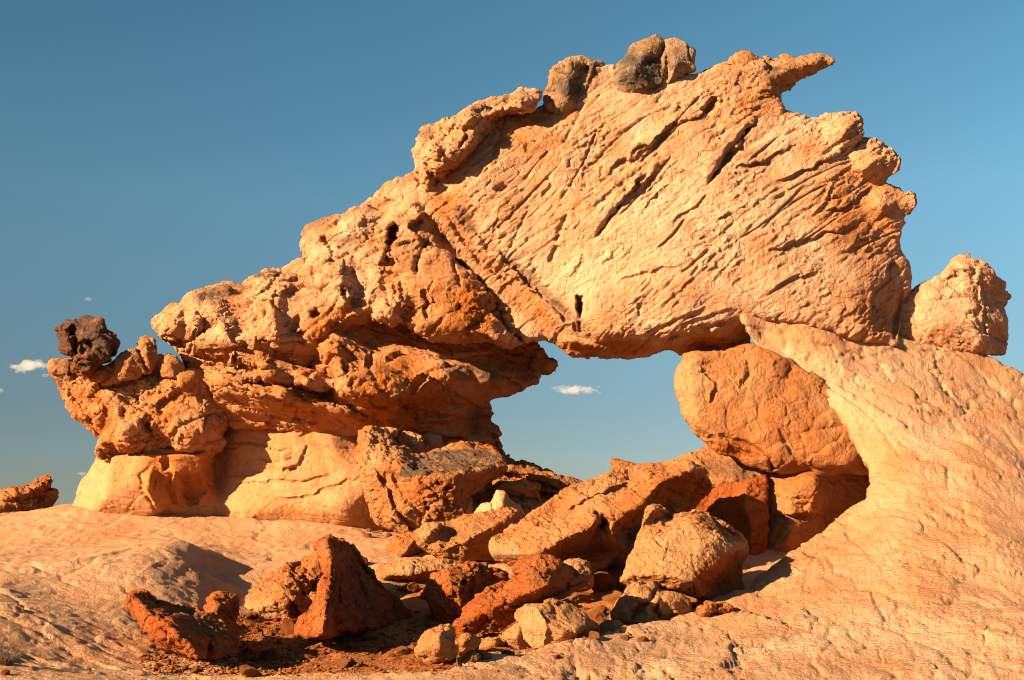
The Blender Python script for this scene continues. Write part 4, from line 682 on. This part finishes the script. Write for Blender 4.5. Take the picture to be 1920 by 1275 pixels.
B('boulder', 'chunky stone with pale left face and speckled slanting top, front centre of the pile', group=PILE, base=(1040,1215), t=.5, r=.025, seed=93, tint0=.45, jag=1.2, vox=.007,
 o=[(967,1142),(978,1130),(1005,1132),(1030,1126),(1060,1132),(1095,1150),(1120,1170),(1126,1190),(1122,1204),(1075,1210),(1030,1216),(1000,1220),(985,1205),(982,1175),(970,1158)],
 l=[[(985,1135,.2),(1010,1142,.28),(1022,1170,.36),(1022,1214,.36)],[(1060,1185,.4),(1100,1170,.25),(1120,1172,.12)],[(1072,1208,.3),(1082,1190,.34)]], p=[(1000,1180,.3),(1045,1150,.22),(1105,1195,.08)],
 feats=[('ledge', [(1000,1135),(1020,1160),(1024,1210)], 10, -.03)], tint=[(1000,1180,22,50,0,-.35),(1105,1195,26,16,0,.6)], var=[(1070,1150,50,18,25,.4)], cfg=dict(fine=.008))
B('boulder', 'little pale chip leaning on the left of the chunky front stone', group=PILE, base=(975,1218), t=.2, r=.015, seed=94, tint0=.2, vox=.006, o=[(944,1194),(962,1180),(978,1164),(988,1190),(992,1214),(975,1217),(955,1205)], p=[(970,1192,.08)])
B('boulder', 'long rust red slab lying diagonally across the front of the pile', group=PILE, base=(880,1195), t=.45, r=.03, seed=95, tint0=.55, mat=M_RED, jag=1.2, vox=.007,
 o=[(846,1172),(860,1156),(885,1130),(915,1110),(945,1098),(968,1086),(966,1064),(980,1052),(1010,1048),(1050,1056),(1090,1080),(1102,1092),(1070,1112),(1020,1130),(980,1146),(972,1160),(925,1182),(890,1190),(862,1196),(850,1184)],
 l=[[(870,1170,.28),(920,1140,.34),(980,1115,.34),(1030,1098,.34),(1040,1070,.2)],[(1005,1125,.22),(1050,1100,.15),(1085,1082,.0)]], p=[(1000,1070,.25),(940,1110,.18)],
 feats=[('crack', [(1095,1088),(1050,1110),(1010,1128)], 4, .06)], tint=[(920,1150,80,24,-30,.2)], var=[(1000,1080,40,20,0,.35),(870,1165,16,8,0,.4)], cfg=dict(fine=.008))
B('boulder', 'pale pitted knob of rock poking out behind the long rust red slab', group=PILE, Y=8.9, t=.35, r=.06, seed=97, tint0=.2, vox=.007, o=[(1050,1062),(1060,1052),(1085,1050),(1102,1058),(1110,1080),(1106,1105),(1080,1110),(1060,1090)], p=[(1082,1075,.12)], feats=[('hole', [(1082,1054),(1086,1054),(1086,1058),(1082,1058)], 3, .04)])
B('boulder', 'red blocky boulder with a pitted top and dark right side, middle of the pile', group=PILE, base=(840,1168), Y=8.45, t=.6, r=.03, seed=99, tint0=.5, mat=M_RED, jag=1.5, vox=.007,
 o=[(792,1115),(800,1098),(812,1078),(842,1064),(880,1056),(920,1066),(950,1080),(955,1096),(935,1104),(905,1112),(878,1140),(852,1166),(835,1168),(812,1145)], l=[[(800,1108,.3),(845,1095,.42),(868,1110,.4),(860,1150,.4)],[(870,1085,.32),(900,1075,.2)],[(885,1110,.2),(920,1095,.1)]], p=[(835,1135,.4)],
 feats=[('hole', [(870,1088),(878,1086),(876,1094),(868,1095)], 3, .05)], tint=[(830,1130,36,36,0,.3)], cfg=dict(fine=.010, mid=.014))
B('boulder', 'dark shaded rock hidden behind the red blocky boulder', group=PILE, Y=8.75, t=.5, r=.05, seed=101, tint0=.6, mat=M_RED, o=[(765,1165),(775,1135),(795,1112),(820,1130),(850,1165),(845,1185),(790,1180)], p=[(805,1150,-.05)])
B('boulder', 'flat topped dark boulder between the pyramid boulder and the red blocky one', group=PILE, Y=9.4, t=.7, r=.04, seed=103, tint0=.55, sm=.02, o=[(700,1085),(722,1062),(765,1052),(830,1046),(870,1052),(870,1090),(830,1130),(790,1150),(750,1150),(715,1120)], l=[[(722,1078,.2),(770,1074,.25),(830,1070,.2)],[(725,1085,.1),(780,1084,.08),(830,1082,.05)]], p=[(770,1120,-.15)], tint=[(790,1060,80,12,0,-.3)])
B('boulder', 'rough cream lump at the front of the pile, left end of the red slab', group=PILE, base=(820,1242), t=.35, r=.03, seed=105, tint0=.35, jag=1.8, vox=.0065,
 o=[(783,1228),(790,1203),(806,1183),(826,1172),(842,1167),(855,1178),(858,1195),(850,1215),(835,1232),(810,1240),(795,1238)], l=[[(800,1215,.15),(822,1190,.2),(845,1175,.1)]], p=[(825,1215,.2)], cfg=dict(mid=.018, step=.014))
B('boulder', 'dark backed stone squeezed under the low end of the red slab', group=PILE, base=(875,1228), t=.3, r=.03, seed=106, tint0=.5, jag=1.6, vox=.0065, o=[(848,1222),(852,1205),(868,1196),(890,1194),(902,1200),(898,1216),(880,1228),(860,1229)], p=[(868,1205,.1),(885,1215,.0)])
B('boulder', 'thin tan slab on the soil under the red slab', group=PILE, base=(925,1212), t=.3, r=.02, seed=107, tint0=.5, jag=1.5, vox=.0065, o=[(898,1222),(905,1204),(935,1196),(958,1190),(960,1200),(935,1212),(915,1222)], p=[(930,1205,.06)])
B('boulder', 'orange wedge stone with a dark right end on the slickrock left of the dusty slab', group=PILE, base=(735,1064), Y=10.2, t=.4, r=.025, seed=109, tint0=.75, vox=.007,
 o=[(706,1064),(712,1048),(730,1030),(742,1010),(765,1000),(783,1002),(798,1024),(788,1042),(768,1052),(745,1062),(722,1068)], l=[[(740,1055,.2),(765,1030,.22),(782,1004,.1)]], p=[(745,1030,.16),(785,1030,.0)], cfg=SM)
B('boulder', 'big dark pyramid boulder with a sunlit left edge, in the front left of the pile', group=PILE, base=(600,1190), t=1.0, r=.03, sm=.012, seed=111, tint0=.8, jag=2, vox=.007, mat=M_RED,
 o=[(560,1186),(568,1165),(585,1140),(598,1100),(602,1060),(600,1030),(602,1016),(617,1007),(632,1018),(650,1022),(664,1026),(680,1045),(696,1066),(715,1092),(740,1118),(765,1145),(770,1165),(755,1178),(700,1182),(640,1182),(622,1192),(590,1192)],
 l=[[(612,1014,.3),(620,1050,.42),(618,1090,.55),(612,1140,.7),(606,1188,.8)],[(640,1030,.05),(680,1110,.0),(700,1178,.1)],[(658,1032,-.1),(720,1105,-.35),(765,1160,-.45)]], p=[(590,1150,.66),(640,1150,.4)],
 feats=[('crack', [(640,1060),(636,1100),(640,1130)], 4, .06), ('ledge', [(660,1070),(640,1068),(622,1062)], 8, .04), ('crack', [(650,1085),(668,1075)], 3, .03), ('crack', [(680,1130),(684,1150),(678,1170)], 3, .03), ('hole', [(608,1028),(622,1026),(618,1034),(610,1034)], 3, .05)],
 tint=[(600,1130,12,60,0,-.35),(605,1035,14,24,0,-.5),(690,1120,80,70,30,.4)], var=[(690,1110,90,80,30,.45)], cfg=dict(big=.015, step=.018, crk=.016, mid=.006, fine=.008))  # sunlit left edge painted paler, shaded right face painted darker
B('boulder', 'cream brown rounded boulder with a lichen speckled left side, against the pyramid boulder', group=PILE, base=(520,1180), Y=8.75, t=.8, r=.05, sm=.02, seed=113, tint0=.5, jag=1.5, vox=.007,
 o=[(454,1140),(458,1118),(476,1100),(500,1085),(530,1072),(560,1058),(590,1040),(610,1030),(620,1080),(612,1150),(580,1170),(545,1176),(505,1170),(468,1166)],
 l=[[(480,1110,.25),(530,1090,.3),(590,1055,.2)],[(540,1125,.42),(548,1160,.35)]], p=[(490,1140,.38),(520,1130,.42),(570,1120,.3)],
 feats=[('hole', [(566,1115),(585,1090),(600,1085),(598,1100),(580,1118)], 5, .12), ('hole', [(540,1120),(555,1130),(572,1160),(545,1165)], 6, .12)], tint=[(490,1145,40,26,0,-.3),(560,1060,60,14,-25,.2)], cfg=dict(mid=.014, fine=.010))
B('boulder', 'rust boulder tipped on its edge with a bright jagged left side, nearest on the left', group='two rust boulders in front on the left', base=(370,1232), t=.7, r=.025, sm=.012, seed=117, tint0=.65, mat=M_RED, jag=1.5, vox=.006,
 o=[(246,1138),(250,1120),(272,1118),(282,1124),(290,1132),(330,1138),(375,1144),(400,1152),(425,1168),(436,1190),(436,1222),(425,1232),(395,1236),(345,1228),(305,1215),(285,1200),(266,1170)],
 l=[[(262,1130,.2),(285,1150,.34),(315,1172,.45),(345,1198,.52),(370,1232,.5)],[(282,1124,.05),(330,1150,.12),(390,1195,.25),(410,1232,.3)],[(330,1140,-.1),(390,1150,-.15),(430,1185,-.05)]], p=[(275,1165,.3),(300,1200,.4)],
 feats=[('crack', [(300,1160),(305,1180),(318,1190)], 3, .04), ('crack', [(390,1165),(395,1190),(390,1225)], 4, .04)], tint=[(290,1180,40,40,40,.2)], var=[(370,1165,50,20,20,.4)], cfg=dict(mid=.012, fine=.009))  # upper right facet, turned from the sun, has its shade painted in
B('boulder', 'upright rust stub standing behind the tipped boulder', group='two rust boulders in front on the left', base=(425,1215), Y=7.35, t=.4, r=.03, seed=119, tint0=.6, mat=M_RED, jag=1.5, vox=.006,
 o=[(384,1140),(388,1124),(402,1114),(425,1117),(440,1122),(442,1160),(438,1210),(430,1225),(400,1215),(392,1170)], l=[[(398,1118,.1),(406,1145,.16),(402,1200,.2)]], p=[(425,1160,.0)], cfg=SM)
B('rock_outcrop', 'ragged dark orange rock ledge jutting in from the left edge behind the hump', cat='rock outcrop', Y=13.6, t=1.6, r=.06, sm=.03, seed=121, tint0=.75, jag=2.5, vox=.008,
 o=[(-160,960),(-120,930),(0,930),(20,920),(45,912),(70,900),(95,893),(105,901),(97,913),(85,920),(98,925),(98,940),(85,955),(60,975),(30,1000),(0,1020),(-60,1030),(-160,1030)], l=[[(-100,950,.5),(0,940,.5),(50,925,.4),(90,905,.2)],[(-100,975,.5),(0,960,.6),(60,945,.4),(92,938,.1)],[(0,995,.2),(50,970,.1)]],
 feats=[('ledge', [(88,920),(60,925),(20,935),(-20,945)], 10, .1)], var=[(40,960,70,14,-15,.7),(0,955,40,10,0,.5)], cfg=dict(step=.03, beds=.14, crk=.03, mid=.03, fine=.01, big=.05))
GAP = 'stones wedged under the overhang'
for k, (o_, lb, Yk) in enumerate([([(748,825),(755,812),(775,812),(790,820),(792,848),(780,850),(765,838)], 'pale square stone in the dark gap under the overhang', 11.35),
   ([(792,822),(805,812),(825,818),(832,838),(815,850),(795,848)], 'rounded shaded stone right of the pale one in the gap under the overhang', 11.6),
   ([(715,808),(725,801),(748,806),(742,818),(725,822)], 'small flat stone at the left end of the gap under the overhang', 11.2),
   ([(832,836),(845,820),(870,818),(885,830),(870,842),(845,846)], 'furthest right shaded stone in the gap under the overhang', 11.7)]):
    B('loose_stone', lb, cat='stone', group=GAP, o=o_, Y=Yk, t=.3, r=.03, seed=130 + k, tint0=.4, mat=M_WALL, p=[(sum(q[0] for q in o_) / len(o_), sum(q[1] for q in o_) / len(o_), .08)], cfg=SM)
# ------------------------------------------------------------------ loose stones, gravel, plants, clouds
R = random.Random(5)
def stone_mesh(name, seed, mat):
    rs = np.random.RandomState(seed); k = 14; n = k * k * 6; pts = []; Q = []
    for ax in range(3):
        for sg in (-1, 1):
            b = len(pts); g = np.linspace(-1, 1, k)
            for i in range(k):
                for j in range(k):
                    p = [0, 0, 0]; p[ax] = sg; p[(ax + 1) % 3] = g[i] * sg; p[(ax + 2) % 3] = g[j]; pts.append(p)
            for i in range(k - 1):
                for j in range(k - 1): Q.append([b + i * k + j, b + (i + 1) * k + j, b + (i + 1) * k + j + 1, b + i * k + j + 1])
    P = np.array(pts, float); D = P / np.linalg.norm(P, axis=1)[:, None]; r = np.full(len(D), 1.25)
    for _ in range(11):                       # broken faces: cut by random planes
        n_ = rs.normal(size=3); n_ /= np.linalg.norm(n_); d = rs.uniform(.5, .85); c = D @ n_; r = np.where(c > .05, np.minimum(r, d / np.maximum(c, .05)), r)
    V = D * r[:, None] * np.array([1, rs.uniform(.65, .95), rs.uniform(.5, .8)])
    V = V + D * (.07 * fbm(V.astype(np.float32), .5, 3, .6, off=seed * 3.))[:, None]
    Vr = np.round(V, 5); u_, inv = np.unique(Vr, axis=0, return_inverse=True); Q = inv.ravel()[np.array(Q)]
    return mesh_from(name, u_.astype(np.float32), Q, mat, {'tint': np.full(len(u_), rs.uniform(.3, .9)), 'varnish_shade': np.zeros(len(u_))})
SM_ = []
for k in range(8):
    me = stone_mesh('loose_stone', 200 + k, (M_RED, M_BOULD)[k % 2]); SM_.append(me)
dg = bpy.context.evaluated_depsgraph_get(); bpy.context.view_layer.update(); dg = bpy.context.evaluated_depsgraph_get()
def cast(u, v):
    d = Vector(((u - 960) / F, 1, (VH - v) / F)).normalized(); ok, loc, nor, _, ob, _ = bpy.context.scene.ray_cast(dg, Vector((0, 0, 0)), d)
    return (loc, nor, ob) if ok else None
placed = []
def put(u, v, wpx, label, group, k=None, sink=.25):
    h = cast(u, v)
    if not h or h[2].name not in ('ground', 'slickrock_slope'): return
    loc, nor, ob = h; s = wpx * .5 / F * loc.y
    o = bpy.data.objects.new('loose_stone', SM_[R.randrange(8) if k is None else k]); C.objects.link(o)
    o.scale = (s, s, s); o.rotation_euler = (R.uniform(-.3, .3), R.uniform(-.3, .3), R.uniform(0, 6.28)); o.location = loc + Vector((0, s * .5, s * (.55 - sink)))
    tag(o, label, 'stone', group); placed.append(o)
FLOORG = 'small stones scattered on the red soil'; LF = 'small rusty stone lying among others on the red soil floor'
# stones one can tell apart
for (u, v, w, lb) in [(505,1238,52,'squarish tan stone on the soil between the tipped rust boulder and the pyramid boulder'),(462,1226,26,'dark round stone tight against the tipped rust boulder'),(545,1170,26,'speckled round stone beside the foot of the pyramid boulder'),
   (645,1252,46,'rough rust stone on the front edge of the soil, below the pyramid boulder'),(672,1248,22,'thin upright chip beside the rough rust stone on the front edge of the soil'),(575,1200,34,'low tan stone under the sunlit edge of the pyramid boulder'),
   (362,1262,28,'small tan stone at the bottom of the picture below the tipped rust boulder'),(470,1270,50,'rust stone cut by the bottom edge of the picture left of the soil'),(470,1160,34,'tan stone at the left foot of the speckled boulder'),
   (1195,1060,40,'flat orange stone lying just left of the cream sided block'),(1112,1185,40,'rust stone between the chunky front stone and the small wedge'),(1100,1152,34,'pointed brown stone above the chunky front stone'),
   (1045,1236,22,'pale pebble in front of the chunky front stone'),(8,1266,16,'stone at the bottom left corner of the picture')]:
    put(u, v, w, lb, None if 'pebble' in lb else 'single stones around the boulder pile')
n = 0
while n < 170:
    u = R.uniform(430, 1400); v = R.uniform(1140, 1262); w = R.choice([6, 7, 8, 9, 10, 12, 14, 18, 22]) * R.uniform(.7, 1.1)
    if poly_sdf(np.array([u]), np.array([v]), DIRT)[0] > -2: n += .2; continue
    put(u, v, w, LF, FLOORG); n += 1
for k in range(26): put(R.uniform(770, 1260), R.uniform(1060, 1205), R.uniform(18, 44), 'rust block jammed in a gap between the bigger boulders of the pile', 'small blocks filling the gaps of the boulder pile', sink=.4)
for k in range(34): put(R.uniform(1080, 1200), R.uniform(1062, 1100), R.uniform(8, 20), 'small stone in the rubble left of the cream sided block', 'rubble stones by the cream sided block')
for k in range(40): put(R.uniform(260, 470), R.uniform(1215, 1262), R.uniform(6, 16), 'small stone on the slickrock below the tipped rust boulder', 'small stones below the tipped rust boulder')
for k in range(16): put(R.uniform(675, 760), R.uniform(975, 1008), R.uniform(8, 18), 'small stone in the crevice below the big tilted brown boulder', 'stones in the crevice below the brown boulder')
for k in range(14): put(R.uniform(440, 600), R.uniform(1160, 1190), R.uniform(8, 18), 'small stone at the foot of the speckled boulder', 'stones at the foot of the speckled boulder')
print('stones', len(placed), '%.1fs' % (time.time() - T0))
# gravel: too many to count
def gravel():
    base = np.array([(1, 0, 0), (-1, 0, 0), (0, 1, 0), (0, -1, 0), (0, 0, 1), (0, 0, -.5), (.7, .7, .4), (-.7, .5, .5)], float)
    import itertools
    T = []
    from mathutils.geometry import convex_hull_2d
    faces = [(0, 2, 4), (2, 1, 4), (1, 3, 4), (3, 0, 4), (2, 0, 5), (1, 2, 5), (3, 1, 5), (0, 3, 5)]
    Vs = []; Ts = []; n = 0
    rs = np.random.RandomState(3)
    while n < 5200:
        if rs.rand() < .82: u = rs.uniform(425, 1300); v = rs.uniform(1150, 1262)
        else: u = rs.uniform(260, 560); v = rs.uniform(1225, 1268)
        n += 1
        if rs.rand() > .15 and poly_sdf(np.array([u]), np.array([v]), DIRT)[0] > 6 and u > 560: continue
        y = ground_hit_fast(u, v)
        if y is None: continue
        x = (u - 960) / F * y; s = rs.uniform(.004, .014) * (1 + (rs.rand() < .1))
        z = gz(x, y); q = base[:6] * rs.uniform(.5, 1., (6, 1)) * s; a = rs.uniform(0, 6.28); ca, sa = math.cos(a), math.sin(a)
        q = np.stack([q[:, 0] * ca - q[:, 1] * sa, q[:, 0] * sa + q[:, 1] * ca, q[:, 2] * .8], 1) + (x, y, z + s * .2)
        b = len(Vs) * 6; Vs.append(q); Ts += [[b + i for i in f] for f in faces]
    V = np.concatenate(Vs); me = mesh_from('gravel', V, np.zeros((0, 4), int), M_RED, {'tint': np.repeat(rs.rand(len(Vs)), 6), 'varnish_shade': np.zeros(len(V))}, T=np.array(Ts))
    for p in me.polygons: pass
    o = bpy.data.objects.new('gravel', me); C.objects.link(o); tag(o, 'fine red gravel spread over the soil between the boulders', 'gravel', kind='stuff')
# look heights up on the built ground mesh
_g0 = bpy.data.objects['ground']
from mathutils.bvhtree import BVHTree
_co = np.empty(len(_g0.data.vertices) * 3, np.float32); _g0.data.vertices.foreach_get('co', _co); _co = _co.reshape(-1, 3)
_pl = np.empty(len(_g0.data.polygons) * 4, np.int32); _g0.data.polygons.foreach_get('vertices', _pl); _pl = _pl.reshape(-1, 4)
_keep = (_co[_pl[:, 0], 1] > 5) & (_co[_pl[:, 0], 1] < 10.5) & (np.abs(_co[_pl[:, 0], 0]) < 3.2)
_bv = BVHTree.FromPolygons([tuple(c) for c in _co.tolist()], _pl[_keep].tolist())
def ground_hit_fast(u, v):
    h = _bv.ray_cast(Vector((0, 0, 0)), Vector(((u - 960) / F, 1, (VH - v) / F)))[0]; return h.y if h else None
def gz(x, y):
    h = _bv.ray_cast(Vector((x, y, 3)), Vector((0, 0, -1)))[0]; return h.z if h else -9
gravel()
print('gravel %.1fs' % (time.time() - T0))
for (u, v, w) in [(770,1112,44),(1130,1112,50),(1160,1132,40),(1082,1132,46),(1120,1162,38),(882,1242,34),(915,1236,28),(950,1230,24),(760,1228,32),(728,1216,26),(1180,1106,44),(1352,1128,28),(1290,1168,28),(660,1216,26),(540,1192,32),(1225,1078,44),
                  (898,1078,40),(680,1062,30),(1000,1060,46),(1122,1088,50),(1058,1122,44),(610,1212,22),(1240,1190,26),(1195,1196,22),(700,1200,30),(790,1070,36),(1020,1226,20),(860,1250,20)]:
    y = ground_hit_fast(u, v)
    if y is None: continue
    x = (u - 960) / F * y; s_ = w * .55 / F * y; o = bpy.data.objects.new('loose_stone', SM_[R.randrange(8)]); C.objects.link(o); o.scale = (s_, s_, s_)
    o.rotation_euler = (R.uniform(-.4, .4), R.uniform(-.4, .4), R.uniform(0, 6.28)); o.location = (x, y + s_ * .5, gz(x, y + s_ * .5) + s_ * .3); tag(o, 'rust block jammed in a gap between the bigger boulders of the pile', 'stone', 'small blocks filling the gaps of the boulder pile')

def plain_mat(name, col, rough=.8):
    m = bpy.data.materials.new(name); m.use_nodes = True; t = m.node_tree; b = t.nodes['Principled BSDF']; b.inputs['Roughness'].default_value = rough
    n = t.nodes.new('ShaderNodeTexNoise'); n.inputs['Scale'].default_value = 25; r = t.nodes.new('ShaderNodeValToRGB')
    r.color_ramp.elements[0].color = (*[c * .6 for c in col], 1); r.color_ramp.elements[1].color = (*[min(1, c * 1.3) for c in col], 1); r.color_ramp.elements[0].position = .35; r.color_ramp.elements[1].position = .65
    t.links.new(n.outputs[0], r.inputs[0]); t.links.new(r.outputs[0], b.inputs['Base Color']); return m
M_GRASS = plain_mat('dry_grass', (.13, .075, .035)); M_TWIG = plain_mat('dry_twig', (.26, .16, .09))
def tuft(name, label, cat, base, n, L, spread, w, mat, seed, lean=(0, 0)):
    """curved tapering blades or twigs growing from one root"""
    rs = random.Random(seed); V = []; Q = []; T = []
    for k in range(n):
        a = rs.uniform(0, 6.28); sp = rs.uniform(.1, 1) * spread; ln = L * rs.uniform(.45, 1); d = Vector((math.cos(a) * sp + lean[0], math.sin(a) * sp + lean[1], 1)).normalized()
        droop = rs.uniform(.1, .7); p0 = Vector((math.cos(a), math.sin(a), 0)) * rs.uniform(0, L * .12); side = d.cross(Vector((rs.uniform(-1, 1), rs.uniform(-1, 1), .2))).normalized(); up = side.cross(d)
        b = len(V); S = 6
        for s in range(S + 1):
            f = s / S; c = p0 + d * ln * f + Vector((math.cos(a), math.sin(a), -.6)) * ln * droop * f * f * .6 + side * math.sin(f * 5 + k) * ln * .04; r_ = w * (1 - f * .85)
            for q in range(3): an = q * 2.094; V.append(c + side * math.cos(an) * r_ + up * math.sin(an) * r_)
        for s in range(S):
            for q in range(3): Q.append([b + s * 3 + q, b + s * 3 + (q + 1) % 3, b + (s + 1) * 3 + (q + 1) % 3, b + (s + 1) * 3 + q])
    me = mesh_from(name, np.array([tuple(v) for v in V]), np.array(Q), mat); o = bpy.data.objects.new(name, me); C.objects.link(o)
    o.location = base; return tag(o, label, cat)
def at_ground(u, v, dz=-.01):
    y = ground_hit(u, v); return Vector(((u - 960) / F * y, y, (VH - v) / F * y + dz))
tuft('dry_grass_tuft', 'brown dry grass tuft at the left edge near the bottom corner', 'grass tuft', at_ground(10, 1248), 170, .17, .9, .0016, M_GRASS, 2)
h = cast(1150, 1168); yb = h[0].y if h else 8.2
tuft('dry_twig', 'thin bent dry stalks between the broken cream stone and the red slab', 'dry plant', at_ground(1148, 1172), 9, .19, .55, .0022, M_TWIG, 4, (-.3, -.2))
tuft('dry_twig', 'tiny dry twig in the gap under the overhang above the brown boulder', 'dry plant', Vector(((808 - 960) / F * 11.2, 11.2, (VH - 858) / F * 11.2)), 4, .14, .5, .002, M_TWIG, 6, (-.3, 0))

# small fair weather clouds, far away: lumpy closed volumes
mc = bpy.data.materials.new('cloud_vapour'); mc.use_nodes = True; t = mc.node_tree; t.nodes.clear(); ou = t.nodes.new('ShaderNodeOutputMaterial'); pv = t.nodes.new('ShaderNodeVolumePrincipled')
pv.inputs['Color'].default_value = (1, .98, .96, 1); bpy.context.scene.cycles.volume_bounces = 6; pv.inputs['Density'].default_value = .014; pv.inputs['Anisotropy'].default_value = .2; t.links.new(pv.outputs[0], ou.inputs['Volume'])
def cloud(u, v, w, h, label, seed):
    Yc = 3000.; s = Yc / F; rs = np.random.RandomState(seed); vx = max(w * s / 60, .8); nx = int(w * s * 1.3 / vx); ny = int(w * s * .8 / vx); nz = int(h * s * 1.8 / vx)
    g = np.stack(np.meshgrid(np.arange(nx), np.arange(ny), np.arange(nz), indexing='ij'), -1).reshape(-1, 3).astype(np.float32)
    q = (g - np.array([nx, ny, nz]) / 2) * vx; e = np.sqrt((q[:, 0] / (w * s * .5)) ** 2 + (q[:, 1] / (w * s * .3)) ** 2 + (q[:, 2] / (h * s * .5)) ** 2)
    f = e - .72 + .75 * fbm(q.astype(np.float32) * np.array([1, 1, 1.3], np.float32), h * s * 1.1, 4, .6, off=seed) - .1 * np.sign(q[:, 2])
    f = np.maximum(f.reshape(nx, ny, nz), -(q[:, 2].reshape(nx, ny, nz) + h * s * .42) / (h * s))
    G = vdb.FloatGrid(1.); G.copyFromArray(f.astype(np.float32), tolerance=0); V, T_, Q = G.convertToPolygons(isovalue=0., adaptivity=0)
    if not len(V): return
    V = (V - np.array([nx, ny, nz]) / 2) * vx; V = V.astype(np.float32); Q = Q.astype(int); Nn = normals(V, Q); k_ = int(np.argmax(V[:, 2])); Q = Q[:, ::-1] if Nn[k_, 2] < 0 else Q; me = mesh_from('cloud', V, Q, mc); o = bpy.data.objects.new('cloud', me); C.objects.link(o)
    o.location = ((u - 960) / F * Yc, Yc, (VH - v) / F * Yc); tag(o, label, 'cloud', 'small clouds low in the sky')
cloud(55, 690, 74, 22, 'flat white cloud at the left edge, left of the head of the arch', 1)
cloud(1082, 732, 88, 17, 'small white cloud seen through the arch opening', 2)
cloud(84, 704, 22, 10, 'tiny cloud touching the left head of the arch', 3)
cloud(164, 562, 18, 8, 'faint wisp of cloud above the dark knobbly boulder', 4)
cloud(3, 733, 20, 10, 'tiny cloud cut by the left edge of the picture', 5)
cloud(158, 890, 24, 9, 'small low cloud just left of the base wall', 6)
print('done %.1fs' % (time.time() - T0))
